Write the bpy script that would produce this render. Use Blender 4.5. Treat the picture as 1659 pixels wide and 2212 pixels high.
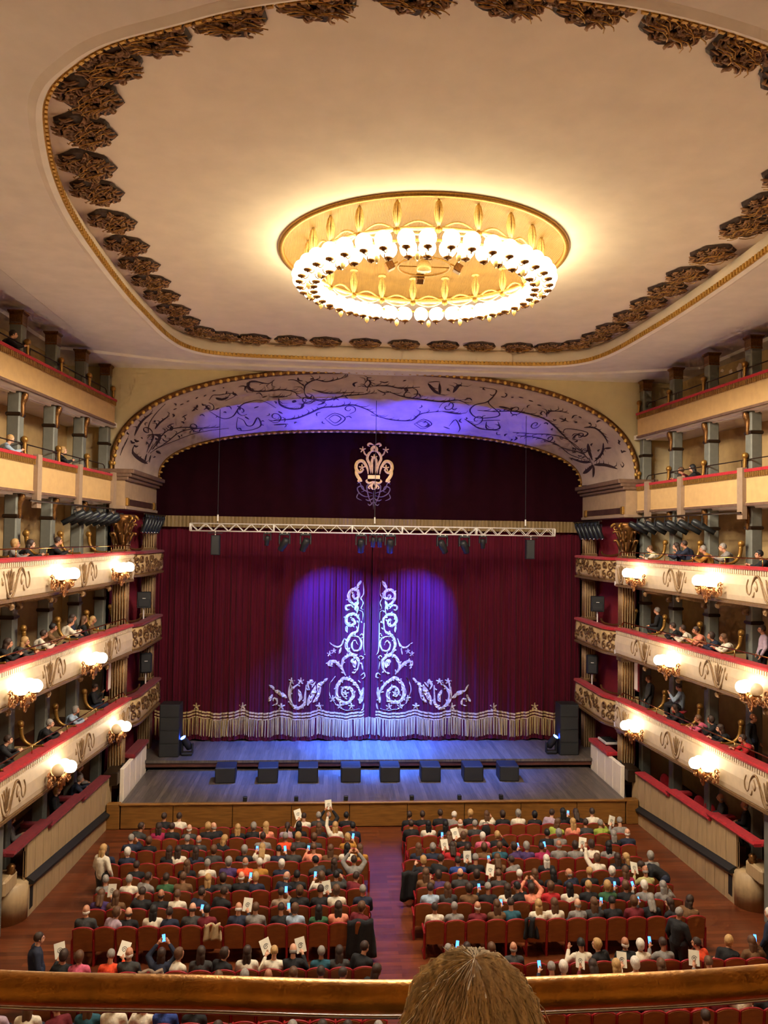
import bpy, bmesh, math, random
from mathutils import Vector, Matrix, Quaternion
random.seed(7)
PI = math.pi
scene = bpy.context.scene
COL = scene.collection
for o in list(bpy.data.objects):
    bpy.data.objects.remove(o)

# ------------------------------------------------------------------ camera
def make_camera():
    yaw, pit, rol = math.radians(3.91), math.radians(1.9), math.radians(.84)
    fw = Vector((math.sin(yaw)*math.cos(pit), math.cos(yaw)*math.cos(pit), math.sin(pit)))
    r0 = Vector((math.cos(yaw), -math.sin(yaw), 0)); u0 = r0.cross(fw)
    r = r0*math.cos(rol)+u0*math.sin(rol); u = -r0*math.sin(rol)+u0*math.cos(rol)
    cd = bpy.data.cameras.new('camera'); cam = bpy.data.objects.new('camera', cd); COL.objects.link(cam)
    cd.sensor_fit = 'HORIZONTAL'; cd.sensor_width = 36; cd.lens = 36*1661/1659
    cd.clip_start = .05; cd.clip_end = 200
    m = Matrix((r, u, -fw)).transposed().to_4x4(); m.translation = (-1.8, 0, 10)
    cam.matrix_world = m
    scene.camera = cam
make_camera()

# ------------------------------------------------------------------ world, exposure
w = bpy.data.worlds.new('world'); scene.world = w; w.use_nodes = True
w.node_tree.nodes['Background'].inputs[0].default_value = (.012, .01, .008, 1)
w.node_tree.nodes['Background'].inputs[1].default_value = 1
vs = scene.view_settings
vs.view_transform = 'Standard'; vs.look = 'None'; vs.gamma = 1; vs.use_curve_mapping = False
vs.exposure = 0.5
try:
    scene.cycles.use_denoising = True
    scene.cycles.sample_clamp_indirect = 4
    scene.cycles.max_bounces = 5
    scene.cycles.diffuse_bounces = 4; scene.cycles.glossy_bounces = 2; scene.cycles.transmission_bounces = 1
    scene.cycles.use_adaptive_sampling = True; scene.cycles.adaptive_threshold = .08; scene.cycles.adaptive_min_samples = 12
    scene.cycles.caustics_reflective = False; scene.cycles.caustics_refractive = False
except Exception:
    pass
CHANDELIER_W, SCONCE_W = 330, 19          # watts per lamp of the chandelier / per sconce
SPOT_W = 7000

# ------------------------------------------------------------------ helpers
def lin(c):
    return tuple(((x/255)/12.92 if x/255 <= .04045 else ((x/255+.055)/1.055)**2.4) for x in c)+(1,)

def mat(name, rgb, rough=.6, metal=0, var=.12, scale=8, bump=0, bscale=60, emit=None, estr=0, sheen=0, stretch=None, spec=None):
    m = bpy.data.materials.new(name); m.use_nodes = True
    nt = m.node_tree; b = nt.nodes['Principled BSDF']
    b.inputs['Roughness'].default_value = rough; b.inputs['Metallic'].default_value = metal
    if spec is not None: b.inputs['Specular IOR Level'].default_value = spec
    c = lin(rgb); b.inputs['Base Color'].default_value = c
    tc = nt.nodes.new('ShaderNodeTexCoord'); src = tc.outputs['Object']
    if stretch:
        mp = nt.nodes.new('ShaderNodeMapping'); mp.inputs['Scale'].default_value = stretch
        nt.links.new(src, mp.inputs[0]); src = mp.outputs[0]
    if var:
        n = nt.nodes.new('ShaderNodeTexNoise'); n.inputs['Scale'].default_value = scale; n.inputs['Detail'].default_value = 4
        nt.links.new(src, n.inputs['Vector'])
        r = nt.nodes.new('ShaderNodeValToRGB')
        r.color_ramp.elements[0].position = .3; r.color_ramp.elements[1].position = .7
        r.color_ramp.elements[0].color = tuple(x*(1-var) for x in c[:3])+(1,)
        r.color_ramp.elements[1].color = tuple(min(1, x*(1+var)) for x in c[:3])+(1,)
        nt.links.new(n.outputs[0], r.inputs[0]); nt.links.new(r.outputs[0], b.inputs['Base Color'])
    if bump:
        n2 = nt.nodes.new('ShaderNodeTexNoise'); n2.inputs['Scale'].default_value = bscale
        nt.links.new(src, n2.inputs['Vector'])
        bp = nt.nodes.new('ShaderNodeBump'); bp.inputs['Strength'].default_value = bump; bp.inputs['Distance'].default_value = .02
        nt.links.new(n2.outputs[0], bp.inputs['Height']); nt.links.new(bp.outputs[0], b.inputs['Normal'])
    if emit:
        b.inputs['Emission Color'].default_value = lin(emit); b.inputs['Emission Strength'].default_value = estr
    if sheen:
        b.inputs['Sheen Weight'].default_value = sheen
    return m

def plank_mat(name, c1, c2, pw, pl, rough, axis='x', gap=.004):
    """boards: brick texture in object space, colour per board, grain and gloss"""
    m = bpy.data.materials.new(name); m.use_nodes = True
    nt = m.node_tree; b = nt.nodes['Principled BSDF']; b.inputs['Roughness'].default_value = rough
    tc = nt.nodes.new('ShaderNodeTexCoord'); mp = nt.nodes.new('ShaderNodeMapping')
    if axis == 'y': mp.inputs['Rotation'].default_value = (0, 0, PI/2)
    nt.links.new(tc.outputs['Object'], mp.inputs[0])
    br = nt.nodes.new('ShaderNodeTexBrick'); nt.links.new(mp.outputs[0], br.inputs['Vector'])
    br.inputs['Color1'].default_value = lin(c1); br.inputs['Color2'].default_value = lin(c2)
    br.inputs['Mortar'].default_value = tuple(x*.35 for x in lin(c1)[:3])+(1,)
    br.inputs['Scale'].default_value = 1; br.inputs['Mortar Size'].default_value = gap
    br.inputs['Brick Width'].default_value = pl; br.inputs['Row Height'].default_value = pw; br.offset = .37
    br.inputs['Bias'].default_value = 0
    n = nt.nodes.new('ShaderNodeTexNoise'); n.inputs['Scale'].default_value = 3
    mp2 = nt.nodes.new('ShaderNodeMapping'); mp2.inputs['Scale'].default_value = (.5, 12, 1) if axis == 'x' else (12, .5, 1)
    nt.links.new(tc.outputs['Object'], mp2.inputs[0]); nt.links.new(mp2.outputs[0], n.inputs['Vector'])
    mx = nt.nodes.new('ShaderNodeMix'); mx.data_type = 'RGBA'; mx.blend_type = 'MULTIPLY'; mx.inputs[0].default_value = .6
    rr = nt.nodes.new('ShaderNodeValToRGB'); rr.color_ramp.elements[0].color = (.45, .45, .45, 1); rr.color_ramp.elements[1].color = (1.2, 1.2, 1.2, 1)
    rr.color_ramp.elements[0].position = .3; rr.color_ramp.elements[1].position = .7
    nt.links.new(n.outputs[0], rr.inputs[0])
    nt.links.new(br.outputs['Color'], mx.inputs[6]); nt.links.new(rr.outputs[0], mx.inputs[7])
    nt.links.new(mx.outputs[2], b.inputs['Base Color'])
    return m

M = {}
def defmats():
    d = M
    d['plaster'] = mat('plaster_cream', (242, 226, 208), .8, var=.05, scale=1.5)
    d['plaster_wall'] = mat('plaster_proscenium', (206, 188, 148), .8, var=.05, scale=2)
    d['soffit'] = mat('plaster_soffit', (232, 220, 208), .8, var=.06, scale=2)
    d['tan'] = mat('box_wall_tan', (188, 156, 106), .8, var=.12, scale=3)
    d['parapet_tan'] = mat('parapet_tan', (196, 158, 104), .7, var=.06, scale=5)
    d['parapet_cream'] = mat('parapet_cream', (206, 182, 150), .55, var=.07, scale=5)
    d['relief'] = mat('relief_gilt', (134, 102, 66), .45, .3, var=.25, scale=20)
    d['panel'] = mat('parterre_panel', (176, 148, 108), .55, var=.12, scale=4, stretch=(1, 4, .4))
    d['strip'] = mat('pilaster_strip', (150, 124, 100), .7, var=.08)
    d['column'] = mat('column_green_grey', (112, 112, 102), .6, var=.12, scale=6)
    d['gold'] = mat('gilding', (172, 128, 60), .42, .7, var=.3, scale=30)
    d['gold_dark'] = mat('gilding_dark', (122, 82, 40), .4, .7, var=.35, scale=25)
    d['gold_leaf'] = mat('gold_leaf', (206, 162, 78), .45, .3, var=.25, scale=30)
    d['brass'] = mat('brass_rail', (196, 150, 82), .22, 1, var=.1, scale=15)
    d['brass_fore'] = mat('brass_handrail', (190, 132, 52), .34, .75, var=.3, scale=14, bump=.08, bscale=80)
    d['bronze'] = mat('dark_rail', (66, 50, 36), .4, .7, var=.1)
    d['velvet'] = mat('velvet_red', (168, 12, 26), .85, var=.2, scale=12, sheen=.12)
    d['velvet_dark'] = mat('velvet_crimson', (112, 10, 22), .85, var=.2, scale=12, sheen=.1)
    d['crimson_wall'] = mat('crimson_wall', (132, 22, 38), .8, var=.12)
    d['curtain'] = mat('curtain_velvet', (74, 3, 22), .8, var=.22, scale=2.5, stretch=(6, 1, .15), sheen=.06, spec=.15)
    d['pelmet'] = mat('pelmet_velvet', (30, 5, 12), .95, var=.15, scale=3, spec=.05)
    d['fringe'] = mat('fringe_gold', (190, 162, 104), .6, .1, var=.3, scale=6, stretch=(8, 1, .3))
    d['pelmet_fringe'] = mat('pelmet_fringe', (120, 96, 56), .7, .05, var=.3, scale=6, stretch=(8, 1, .3))
    d['applique'] = mat('applique_gold', (196, 168, 116), .5, .15, var=.25, scale=14)
    d['emblem'] = mat('emblem_gold', (226, 188, 108), .45, .2, var=.2, scale=14)
    d['emblem_dim'] = mat('emblem_mauve', (92, 70, 82), .7, 0, var=.2, scale=14)
    d['paint'] = mat('painted_brown', (58, 34, 34), .8, var=.3, scale=6)
    d['arch'] = mat('arch_fresco', (188, 164, 146), .8, var=.14, scale=1.6)
    d['marble'] = mat('marble_dark', (72, 46, 40), .35, var=.4, scale=5)
    d['cornice'] = mat('cornice_brown', (112, 84, 66), .5, var=.2, scale=8)
    d['frieze'] = mat('frieze_tan', (160, 130, 98), .6, var=.1, scale=5)
    d['floor'] = plank_mat('floor_planks', (128, 66, 34), (94, 46, 26), .16, 2.6, .3)
    d['stage'] = plank_mat('stage_boards', (112, 100, 92), (88, 80, 76), .16, 3.2, .42, 'y')
    d['wood_front'] = mat('stage_front_wood', (136, 92, 40), .4, var=.25, scale=3, stretch=(.6, 1, 6))
    d['wood_red'] = mat('riser_wood', (86, 46, 34), .45, var=.2, scale=3)
    d['wood_back'] = mat('seat_back_wood', (150, 88, 42), .4, var=.16, scale=5, stretch=(1, 1, 3))
    d['seat_red'] = mat('seat_frame_red', (150, 20, 26), .5, var=.1)
    d['black'] = mat('black_paint', (26, 26, 28), .55, var=.1)
    d['black_mesh'] = mat('black_grille', (34, 34, 36), .7, var=.2, scale=60)
    d['rubber'] = mat('dark_slot', (22, 18, 15), .7, var=.1)
    d['steel'] = mat('truss_alloy', (226, 220, 214), .4, .2, var=.08)
    d['chrome'] = mat('chrome', (190, 190, 195), .2, 1, var=0)
    d['dish'] = dish_mat()
    d['globe'] = mat('opal_globe', (255, 244, 220), .3, var=0, emit=(255, 238, 190), estr=10)
    d['globe_off'] = mat('opal_globe_unlit', (226, 204, 170), .3, var=0)
    d['glass'] = mat('pressed_glass', (226, 196, 130), .15, .1, var=.2, scale=30)
    d['lens_blue'] = mat('lens_blue', (60, 90, 255), .2, var=0, emit=(50, 90, 255), estr=25)
    d['screen'] = mat('phone_screen', (80, 150, 255), .3, var=.25, scale=40, emit=(70, 140, 255), estr=2.2)
    d['paper'] = mat('paper', (236, 228, 208), .7, var=.04)
    d['ink'] = mat('printed_ink', (96, 92, 88), .7, var=.3, scale=30)
    d['garland'] = mat('garland_brown', (150, 112, 76), .6, .05, var=.5, scale=7, bump=.3, bscale=20)
    d['lilac_scarf'] = mat('beige_scarf', (196, 170, 128), .9, var=.15)
def dish_mat():
    m = mat('gold_mesh_dish', (150, 116, 62), .55, .1, var=.1, scale=5)
    nt = m.node_tree; b = nt.nodes['Principled BSDF']
    tc = nt.nodes.new('ShaderNodeTexCoord'); wv = nt.nodes.new('ShaderNodeTexWave'); wv.inputs['Scale'].default_value = 9
    wv.inputs['Distortion'].default_value = 3; wv.inputs['Detail Scale'].default_value = 6; wv.inputs['Detail'].default_value = 2
    nt.links.new(tc.outputs['Object'], wv.inputs[0])
    bp = nt.nodes.new('ShaderNodeBump'); bp.inputs['Strength'].default_value = .5; bp.inputs['Distance'].default_value = .03
    nt.links.new(wv.outputs['Fac'], bp.inputs['Height']); nt.links.new(bp.outputs[0], b.inputs['Normal'])
    return m
defmats()
for k in ('globe', 'screen', 'lens_blue'): M[k].cycles.emission_sampling = 'NONE'

class MB:
    """collects geometry; build() links it as one mesh object"""
    def __init__(s): s.v = []; s.f = []
    def add(s, v, f):
        n = len(s.v); s.v += [tuple(p) for p in v]; s.f += [tuple(i+n for i in q) for q in f]; return s
    def box(s, x0, x1, y0, y1, z0, z1):
        v = [(x, y, z) for z in (z0, z1) for y in (y0, y1) for x in (x0, x1)]
        return s.add(v, [(0, 2, 3, 1), (4, 5, 7, 6), (0, 1, 5, 4), (2, 6, 7, 3), (0, 4, 6, 2), (1, 3, 7, 5)])
    def cbox(s, x0, x1, y0, y1, z0, z1, c):
        """box with chamfered vertical and horizontal edges"""
        bm = bmesh.new(); bmesh.ops.create_cube(bm, size=1)
        for v in bm.verts: v.co = Vector((x0+(v.co.x+.5)*(x1-x0), y0+(v.co.y+.5)*(y1-y0), z0+(v.co.z+.5)*(z1-z0)))
        bmesh.ops.bevel(bm, geom=bm.edges[:], offset=c, segments=1, affect='EDGES')
        bm.verts.index_update()
        s.add([v.co[:] for v in bm.verts], [[v.index for v in f.verts] for f in bm.faces]); bm.free(); return s
    def tube(s, pts, r, n=6, closed=False, cap=True):
        pts = [Vector(p) for p in pts]; N = len(pts)
        rs = r if isinstance(r, (list, tuple)) else [r]*N
        vs, fs = [], []; prev = None
        for i, p in enumerate(pts):
            a = pts[(i-1) % N] if (closed or i > 0) else p; b = pts[(i+1) % N] if (closed or i < N-1) else p
            t = (b-a); t = t.normalized() if t.length > 1e-9 else Vector((0, 0, 1))
            if prev is None:
                up = Vector((0, 0, 1)) if abs(t.z) < .9 else Vector((1, 0, 0)); nrm = t.cross(up).normalized()
            else:
                nrm = (prev-t*prev.dot(t)); nrm = nrm.normalized() if nrm.length > 1e-6 else prev
            prev = nrm; bn = t.cross(nrm)
            for k in range(n):
                an = 2*PI*k/n; vs.append(p+(nrm*math.cos(an)+bn*math.sin(an))*rs[i])
        M_ = N if closed else N-1
        for i in range(M_):
            for k in range(n):
                j = (i+1) % N; fs.append((i*n+k, i*n+(k+1) % n, j*n+(k+1) % n, j*n+k))
        if cap and not closed:
            fs.append(tuple(range(n))[::-1]); fs.append(tuple((N-1)*n+k for k in range(n)))
        return s.add(vs, fs)
    def sphere(s, c, r, nu=10, nv=6, sc=(1, 1, 1)):
        vs = [(c[0], c[1], c[2]-r*sc[2])]; fs = []
        for j in range(1, nv):
            t = -PI/2+PI*j/nv
            for i in range(nu):
                a = 2*PI*i/nu; vs.append((c[0]+r*sc[0]*math.cos(t)*math.cos(a), c[1]+r*sc[1]*math.cos(t)*math.sin(a), c[2]+r*sc[2]*math.sin(t)))
        vs.append((c[0], c[1], c[2]+r*sc[2])); L = len(vs)-1
        for i in range(nu):
            fs.append((0, 1+(i+1) % nu, 1+i)); b = 1+(nv-2)*nu; fs.append((L, b+i, b+(i+1) % nu))
        for j in range(nv-2):
            for i in range(nu):
                a = 1+j*nu; fs.append((a+i, a+(i+1) % nu, a+nu+(i+1) % nu, a+nu+i))
        return s.add(vs, fs)
    def lathe(s, prof, c=(0, 0, 0), n=12):
        vs = [(c[0]+r*math.cos(2*PI*k/n), c[1]+r*math.sin(2*PI*k/n), c[2]+z) for r, z in prof for k in range(n)]
        fs = [(i*n+k, i*n+(k+1) % n, (i+1)*n+(k+1) % n, (i+1)*n+k) for i in range(len(prof)-1) for k in range(n)]
        fs += [tuple(range(n))[::-1], tuple((len(prof)-1)*n+k for k in range(n))]
        return s.add(vs, fs)
    def loft(s, secs, closed_sec=True, caps=True):
        n = len(secs[0]); vs = [p for sec in secs for p in sec]; fs = []
        m = n if closed_sec else n-1
        for i in range(len(secs)-1):
            for k in range(m): fs.append((i*n+k, i*n+(k+1) % n, (i+1)*n+(k+1) % n, (i+1)*n+k))
        if caps and closed_sec: fs += [tuple(range(n))[::-1], tuple((len(secs)-1)*n+k for k in range(n))]
        return s.add(vs, fs)
    def xf(s, m): s.v = [tuple(m @ Vector(p)) for p in s.v]; return s
    def mesh(s, name, m=None, smooth=False):
        me = bpy.data.meshes.new(name); me.from_pydata(s.v, [], s.f); me.update()
        bm = bmesh.new(); bm.from_mesh(me); bmesh.ops.recalc_face_normals(bm, faces=bm.faces[:]); bm.to_mesh(me); bm.free()
        if smooth: me.polygons.foreach_set('use_smooth', [True]*len(me.polygons))
        if m is not None: me.materials.append(m)
        return me
    def build(s, name, m, parent=None, smooth=False, loc=None):
        if loc is not None: L = Vector(loc); s.v = [tuple(Vector(p)-L) for p in s.v]
        o = bpy.data.objects.new(name, s.mesh(name, m, smooth)); COL.objects.link(o)
        if parent is not None: o.parent = parent
        if loc is not None: o.location = loc
        return o

def tag(o, label=None, cat=None, group=None, kind=None):
    if label: o['label'] = label
    if cat: o['category'] = cat
    if group: o['group'] = group
    if kind: o['kind'] = kind
    return o
def thing(name, label, cat, loc=(0, 0, 0), rz=0, group=None, kind=None):
    o = bpy.data.objects.new(name, None); o.empty_display_size = .1; COL.objects.link(o)
    o.location = loc; o.rotation_euler = (0, 0, rz)
    return tag(o, label, cat, group, kind)
def inst(name, me, parent=None, m=None, loc=(0, 0, 0), rot=(0, 0, 0), sc=None):
    o = bpy.data.objects.new(name, me); COL.objects.link(o)
    if parent is not None: o.parent = parent
    o.location = loc; o.rotation_euler = rot
    if sc is not None: o.scale = (sc,)*3 if isinstance(sc, (int, float)) else sc
    if m is not None:
        o.material_slots[0].link = 'OBJECT'; o.material_slots[0].material = m
    return o
def struct(o, label=None):
    o['kind'] = 'structure'
    if label: o['label'] = label
    return o
def catmull(pts, sub=4, closed=False):
    P = [Vector(p) for p in pts]; n = len(P); out = []
    for i in range(n if closed else n-1):
        if closed: a, b, c, d = P[(i-1) % n], P[i], P[(i+1) % n], P[(i+2) % n]
        else: a, b, c, d = P[max(i-1, 0)], P[i], P[i+1], P[min(i+2, n-1)]
        for k in range(sub):
            t = k/sub
            out.append(.5*((2*b)+(c-a)*t+(2*a-5*b+4*c-d)*t*t+(3*b-a-3*c+d)*t**3))
    if not closed: out.append(P[-1])
    return out
def side_x(s, x0, Y, k=.074): return s*(x0+(28-Y)*k)
SIDE = {-1: 'left', 1: 'right'}
ORD = ['first', 'second', 'third', 'fourth', 'fifth', 'sixth', 'seventh', 'eighth', 'ninth', 'tenth', 'eleventh', 'twelfth', 'thirteenth', 'fourteenth', 'fifteenth', 'sixteenth']
def spiral(c, r0, turns, a0=0, sgn=1, n=14):
    return [(c[0]+r0*(1-.85*i/n)*math.cos(a0+sgn*turns*2*PI*i/n), c[1]+r0*(1-.85*i/n)*math.sin(a0+sgn*turns*2*PI*i/n)) for i in range(n+1)]
def ribbon(pts2, w, surf, th=.012, n=None, taper=True):
    """flat stroke: 2D polyline pts2 widened by w, laid on surf(u,v)->(point, normal), th proud"""
    P = catmull([(p[0], p[1], 0) for p in pts2], 5) if len(pts2) > 2 else [Vector((pts2[0][0]+(pts2[-1][0]-pts2[0][0])*k/5, pts2[0][1]+(pts2[-1][1]-pts2[0][1])*k/5, 0)) for k in range(6)]
    N = len(P); mb = MB(); secs = []
    for i, p in enumerate(P):
        t = (P[min(i+1, N-1)]-P[max(i-1, 0)]); t = t.normalized() if t.length else Vector((1, 0, 0))
        nn = Vector((-t.y, t.x, 0)); f = i/(N-1)
        ww = w*.5*(min(1, .25+3*f, .2+2.5*(1-f)) if taper else 1)
        a = p-nn*ww; b = p+nn*ww
        A, na = surf(a.x, a.y); B, nb = surf(b.x, b.y); Cc, nc = surf(p.x, p.y)
        secs.append([A, A+na*th*.5, Cc+nc*th, B+nb*th*.5, B])
    mb.loft(secs); return mb

# ================================================================== SETTING
def grid_obj(name, fn, nu, nv, m, smooth=True, parent=None):
    mb = MB(); mb.v = [tuple(fn(i/nu, j/nv)) for j in range(nv+1) for i in range(nu+1)]
    mb.f = [(j*(nu+1)+i, j*(nu+1)+i+1, (j+1)*(nu+1)+i+1, (j+1)*(nu+1)+i) for j in range(nv) for i in range(nu)]
    return mb.build(name, m, parent, smooth)

struct(MB().box(-14, 14, -4, 34.5, -.2, 0).build('floor', M['floor']), 'reddish brown plank floor of the stalls and aisles')
# outer shell
BW = 11.45                                   # back wall of the boxes follows the gallery line
for s in (-1, 1):
    q = [(s*(BW+(28-Y)*.074+d), Y) for Y, d in ((28.5, 0), (-4, 0), (-4, .25), (28.5, .25))]
    mb = MB(); mb.loft([[(x, y, z) for x, y in q] for z in (0, 16.8)])
    struct(mb.build('wall_'+SIDE[s], M['tan']), 'tan plaster back wall of the %s side boxes' % SIDE[s])
for k, (Y, z, a, b) in enumerate(((25.6, 15.95, .1, .08), (25.1, 15.8, .12, .1), (24.6, 15.85, .16, .16), (24.55, 15.55, .2, .2), (24.2, 15.75, .14, .22), (24.4, 15.3, .1, .1))):
    rr_ = random.Random(k); n_ = 9; xw = BW+(28-Y)*.074
    ring_ = [(a*(.6+.5*rr_.random())*math.cos(2*PI*q/n_), b*(.6+.5*rr_.random())*math.sin(2*PI*q/n_)) for q in range(n_)]
    mb = MB(); mb.v = [(xw-x*.074, Y+x, z+y) for x, y in ring_]+[(xw-.015-x*.074, Y+x*.95, z+y*.95) for x, y in ring_]
    mb.f = [tuple(range(n_, 2*n_))]+[(q, (q+1) % n_, n_+(q+1) % n_, n_+q) for q in range(n_)]
    mb.build('bare_plaster_patch', M['plaster'], bpy.data.objects['wall_right'])
struct(MB().box(-14.5, 14.5, -4.3, -4, 0, 17).build('wall_back', M['tan']), 'tan rear wall behind the balconies')

# ---- proscenium wall with arch
AN = 2.45
def arch_pt(phi, s):
    a = 9.78-.68*s; h = 3.87-1.7*s; z0 = 12.3+.1*s
    c, si = math.cos(phi), math.sin(phi)
    return Vector((-a*math.copysign(abs(c)**(2/AN), c), 28.5+4.5*s, z0+h*abs(si)**(2/AN)))
NA = 96
mb = MB(); sec = []
for i in range(NA+1):
    p = arch_pt(PI*i/NA, 0)
    sec.append([Vector((p.x, 28.5, p.z)), Vector((p.x*1.0 if 0 else max(-13, min(13, p.x*1.33)), 28.5, 16.9))])
for i, c in enumerate(sec):
    mb.v += [tuple(c[0]), tuple(c[1])]
mb.f = [(2*i, 2*i+2, 2*i+3, 2*i+1) for i in range(NA)]
for s in (-1, 1):
    n = len(mb.v); mb.v += [(s*9.78, 28.5, 12.3), (s*9.78, 28.5, 0), (s*13, 28.5, 0), (s*13, 28.5, 16.9)]; mb.f.append((n, n+1, n+2, n+3))
wf = struct(mb.build('wall_front', M['plaster_wall']), 'cream proscenium wall around the painted arch')
# arch soffit (thick shell) with painting and mouldings
arch = thing('proscenium_arch', 'wide painted elliptical proscenium arch over the stage, dark foliage on mauve plaster', 'arch', (0, 28.5, 12.3), kind='structure')
mb = MB(); ns = 8
for i in range(NA+1):
    for j in range(ns+1): mb.v.append(tuple(arch_pt(PI*i/NA, j/ns)-Vector((0, 28.5, 12.3))))
mb.f = [(i*(ns+1)+j, i*(ns+1)+j+1, (i+1)*(ns+1)+j+1, (i+1)*(ns+1)+j) for i in range(NA) for j in range(ns)]
mb.build('soffit', M['arch'], arch, True)
def arch_surf(u, v):
    u = max(.03, min(PI-.03, u)); v = max(.01, min(.99, v))
    p = arch_pt(u, v); e = .004
    du = arch_pt(u+e, v)-arch_pt(u-e, v); dv = arch_pt(u, min(1, v+e))-arch_pt(u, max(0, v-e))
    n = du.cross(dv).normalized()
    if n.z > 0: n = -n
    return p-Vector((0, 28.5, 12.3)), n
ARCH = [(14,[(168,313),(137,508),(121,687)]),(9,[(245,297),(175,329),(129,524)]),(12,[(222,589),(106,638)]),(10,[(230,671),(144,720)]),(8,[(308,703),(308,817)]),
    (6,[(238,606),(401,573),(556,508),(696,622),(704,671),(665,703)]),(6,[(245,638),(440,703),(626,638),(790,720),(867,768)]),(4,[(253,638),(494,752),(704,768),(922,817)]),
    (8,[(238,573),(385,492),(424,411),(370,394)]),(14,[(432,427),(455,524),(385,606),(292,622)]),(14,[(323,199),(448,118),(556,101)]),(7,[(106,118),(207,134),(269,134)]),
    (3,[(416,345),(486,215),(665,69)]),(11,[(479,362),(541,313),(634,280)]),(3,[(898,248),(929,183),(961,199),(1031,215),(1031,264),(976,313)]),(16,[(937,232),(961,280),(999,264)]),
    (4,[(867,427),(914,606),(976,606),(1038,443),(1085,394),(1147,394),(1202,541)]),(8,[(1225,85),(1194,134),(1132,69),(1108,134),(1116,215),(1170,248),(1248,248),(1295,297),(1303,362)]),
    (8,[(1186,345),(1225,362),(1264,362)]),(9,[(1225,378),(1225,492),(1264,573),(1310,573),(1326,492),(1373,459)]),(22,[(1279,443),(1295,459)]),(4,[(999,638),(968,866),(1031,915),(1101,850),(1101,687),(1062,817),(1031,817),(1023,703),(999,638)]),
    (10,[(1155,768),(1202,768),(1279,752),(1341,671),(1396,573),(1450,557),(1505,524),(1551,606),(1575,720)]),(5,[(1334,313),(1341,199),(1380,118),(1419,150),(1466,101),(1489,69)]),
    (7,[(1334,313),(1349,411),(1419,443),(1474,378),(1536,345),(1567,313)]),(5,[(1365,264),(1411,329),(1466,329),(1536,313)]),(3,[(1279,101),(1310,118),(1341,232)]),
    (10,[(1170,850),(1240,850)]),(5,[(1536,183),(1544,118),(1551,166),(1544,232),(1536,183)]),(3,[(1404,768),(1443,671),(1481,768),(1443,899),(1404,768)]),
    (3,[(1419,768),(1443,703),(1466,768),(1443,850),(1419,768)]),(6,[(1380,524),(1404,492),(1396,459)]),(6,[(696,394),(735,378)]),(6,[(774,345),(797,345)]),
    (6,[(844,378),(875,362)]),(6,[(906,427),(929,411)]),(6,[(1101,508),(1124,492)]),(6,[(1155,345),(1178,329)]),(6,[(580,427),(619,443)]),(5,[(681,215),(704,215)]),
    (5,[(735,183),(758,183)]),(5,[(782,166),(797,166)]),(5,[(836,166),(852,150)]),(5,[(883,166),(898,150)]),(5,[(937,118),(953,118)]),(5,[(992,101),(999,101)]),
    (7,[(1209,606),(1225,655)]),(6,[(1038,638),(1054,703)]),(6,[(1116,199),(1101,134),(1085,199)]),(7,[(1551,215),(1582,199),(1621,232),(1676,199)]),(8,[(1582,280),(1629,362),(1691,394),(1769,411),(1831,362),(1886,427)]),
    (7,[(1559,687),(1606,768),(1676,768),(1707,638),(1785,573)]),(3,[(1691,834),(1722,736),(1761,817),(1730,915),(1691,834)]),(3,[(1699,817),(1722,768),(1746,817),(1730,882),(1699,817)]),
    (12,[(1785,573),(1839,589),(1870,589)]),(3,[(1839,834),(1855,703),(1893,850),(1893,931)]),(13,[(1699,134),(1730,248),(1753,297)]),(9,[(1753,297),(1738,118)]),
    (3,[(1699,118),(1722,101),(1738,101)]),(14,[(1800,248),(1808,134),(1823,134)]),(4,[(1893,118),(1956,118),(1971,166),(1956,329),(1909,411),(1901,524),(1948,622),(2026,573),(2041,492),(1963,345),(1971,199),(1963,118)]),
    (12,[(2018,378),(2072,378)]),(5,[(2002,671),(2026,801),(2088,768),(2057,638)]),(3,[(1971,671),(2064,606)]),(5,[(2033,817),(2096,801)]),(8,[(1932,492),(2010,476),(2096,411),(2197,394),(2290,411),(2391,492),(2484,573),(2671,671),(2865,671)]),
    (6,[(2865,671),(2717,687),(2577,785),(2399,768),(2298,785),(2212,834)]),(4,[(2857,687),(2679,834),(2476,768),(2383,834)]),(5,[(2826,687),(2531,606),(2399,638),(2298,720),(2173,785)]),
    (5,[(2282,362),(2267,280),(2313,215),(2375,183)]),(4,[(2453,524),(2445,443),(2523,362),(2585,329),(2593,411),(2539,459),(2554,557),(2601,492)]),(10,[(2531,280),(2585,199),(2671,199),(2764,248)]),
    (8,[(2741,297),(2826,427),(2881,622)]),(14,[(2694,899),(2811,817),(2873,671)]),(16,[(2671,476),(2748,573),(2850,638)]),(12,[(2919,655),(2958,492),(3036,297)]),
    (14,[(2982,915),(2958,801),(2912,671)]),(16,[(3067,752),(2974,703),(2919,671)]),(6,[(2002,215),(2018,215)]),(6,[(2049,199),(2057,183)]),(6,[(2080,166),(2103,166)]),
    (6,[(2134,183),(2158,183)]),(6,[(2189,215),(2212,215)]),(6,[(2259,248),(2282,264)]),(7,[(2352,313),(2414,313)]),(6,[(2438,166),(2461,166)]),(6,[(2523,183),(2546,183)]),
    (7,[(2780,85),(2811,101)]),(7,[(2873,134),(2904,150)]),(3,[(2982,199),(3013,183),(3028,215),(2997,232)]),(6,[(1816,850),(1847,882)]),(6,[(1590,20),(1598,20)]),
    (6,[(1621,118),(1629,101)]),(5,[(1893,671),(1932,736),(1987,817),(2049,817)]),(6,[(2795,345),(2818,248)]),]
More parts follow.
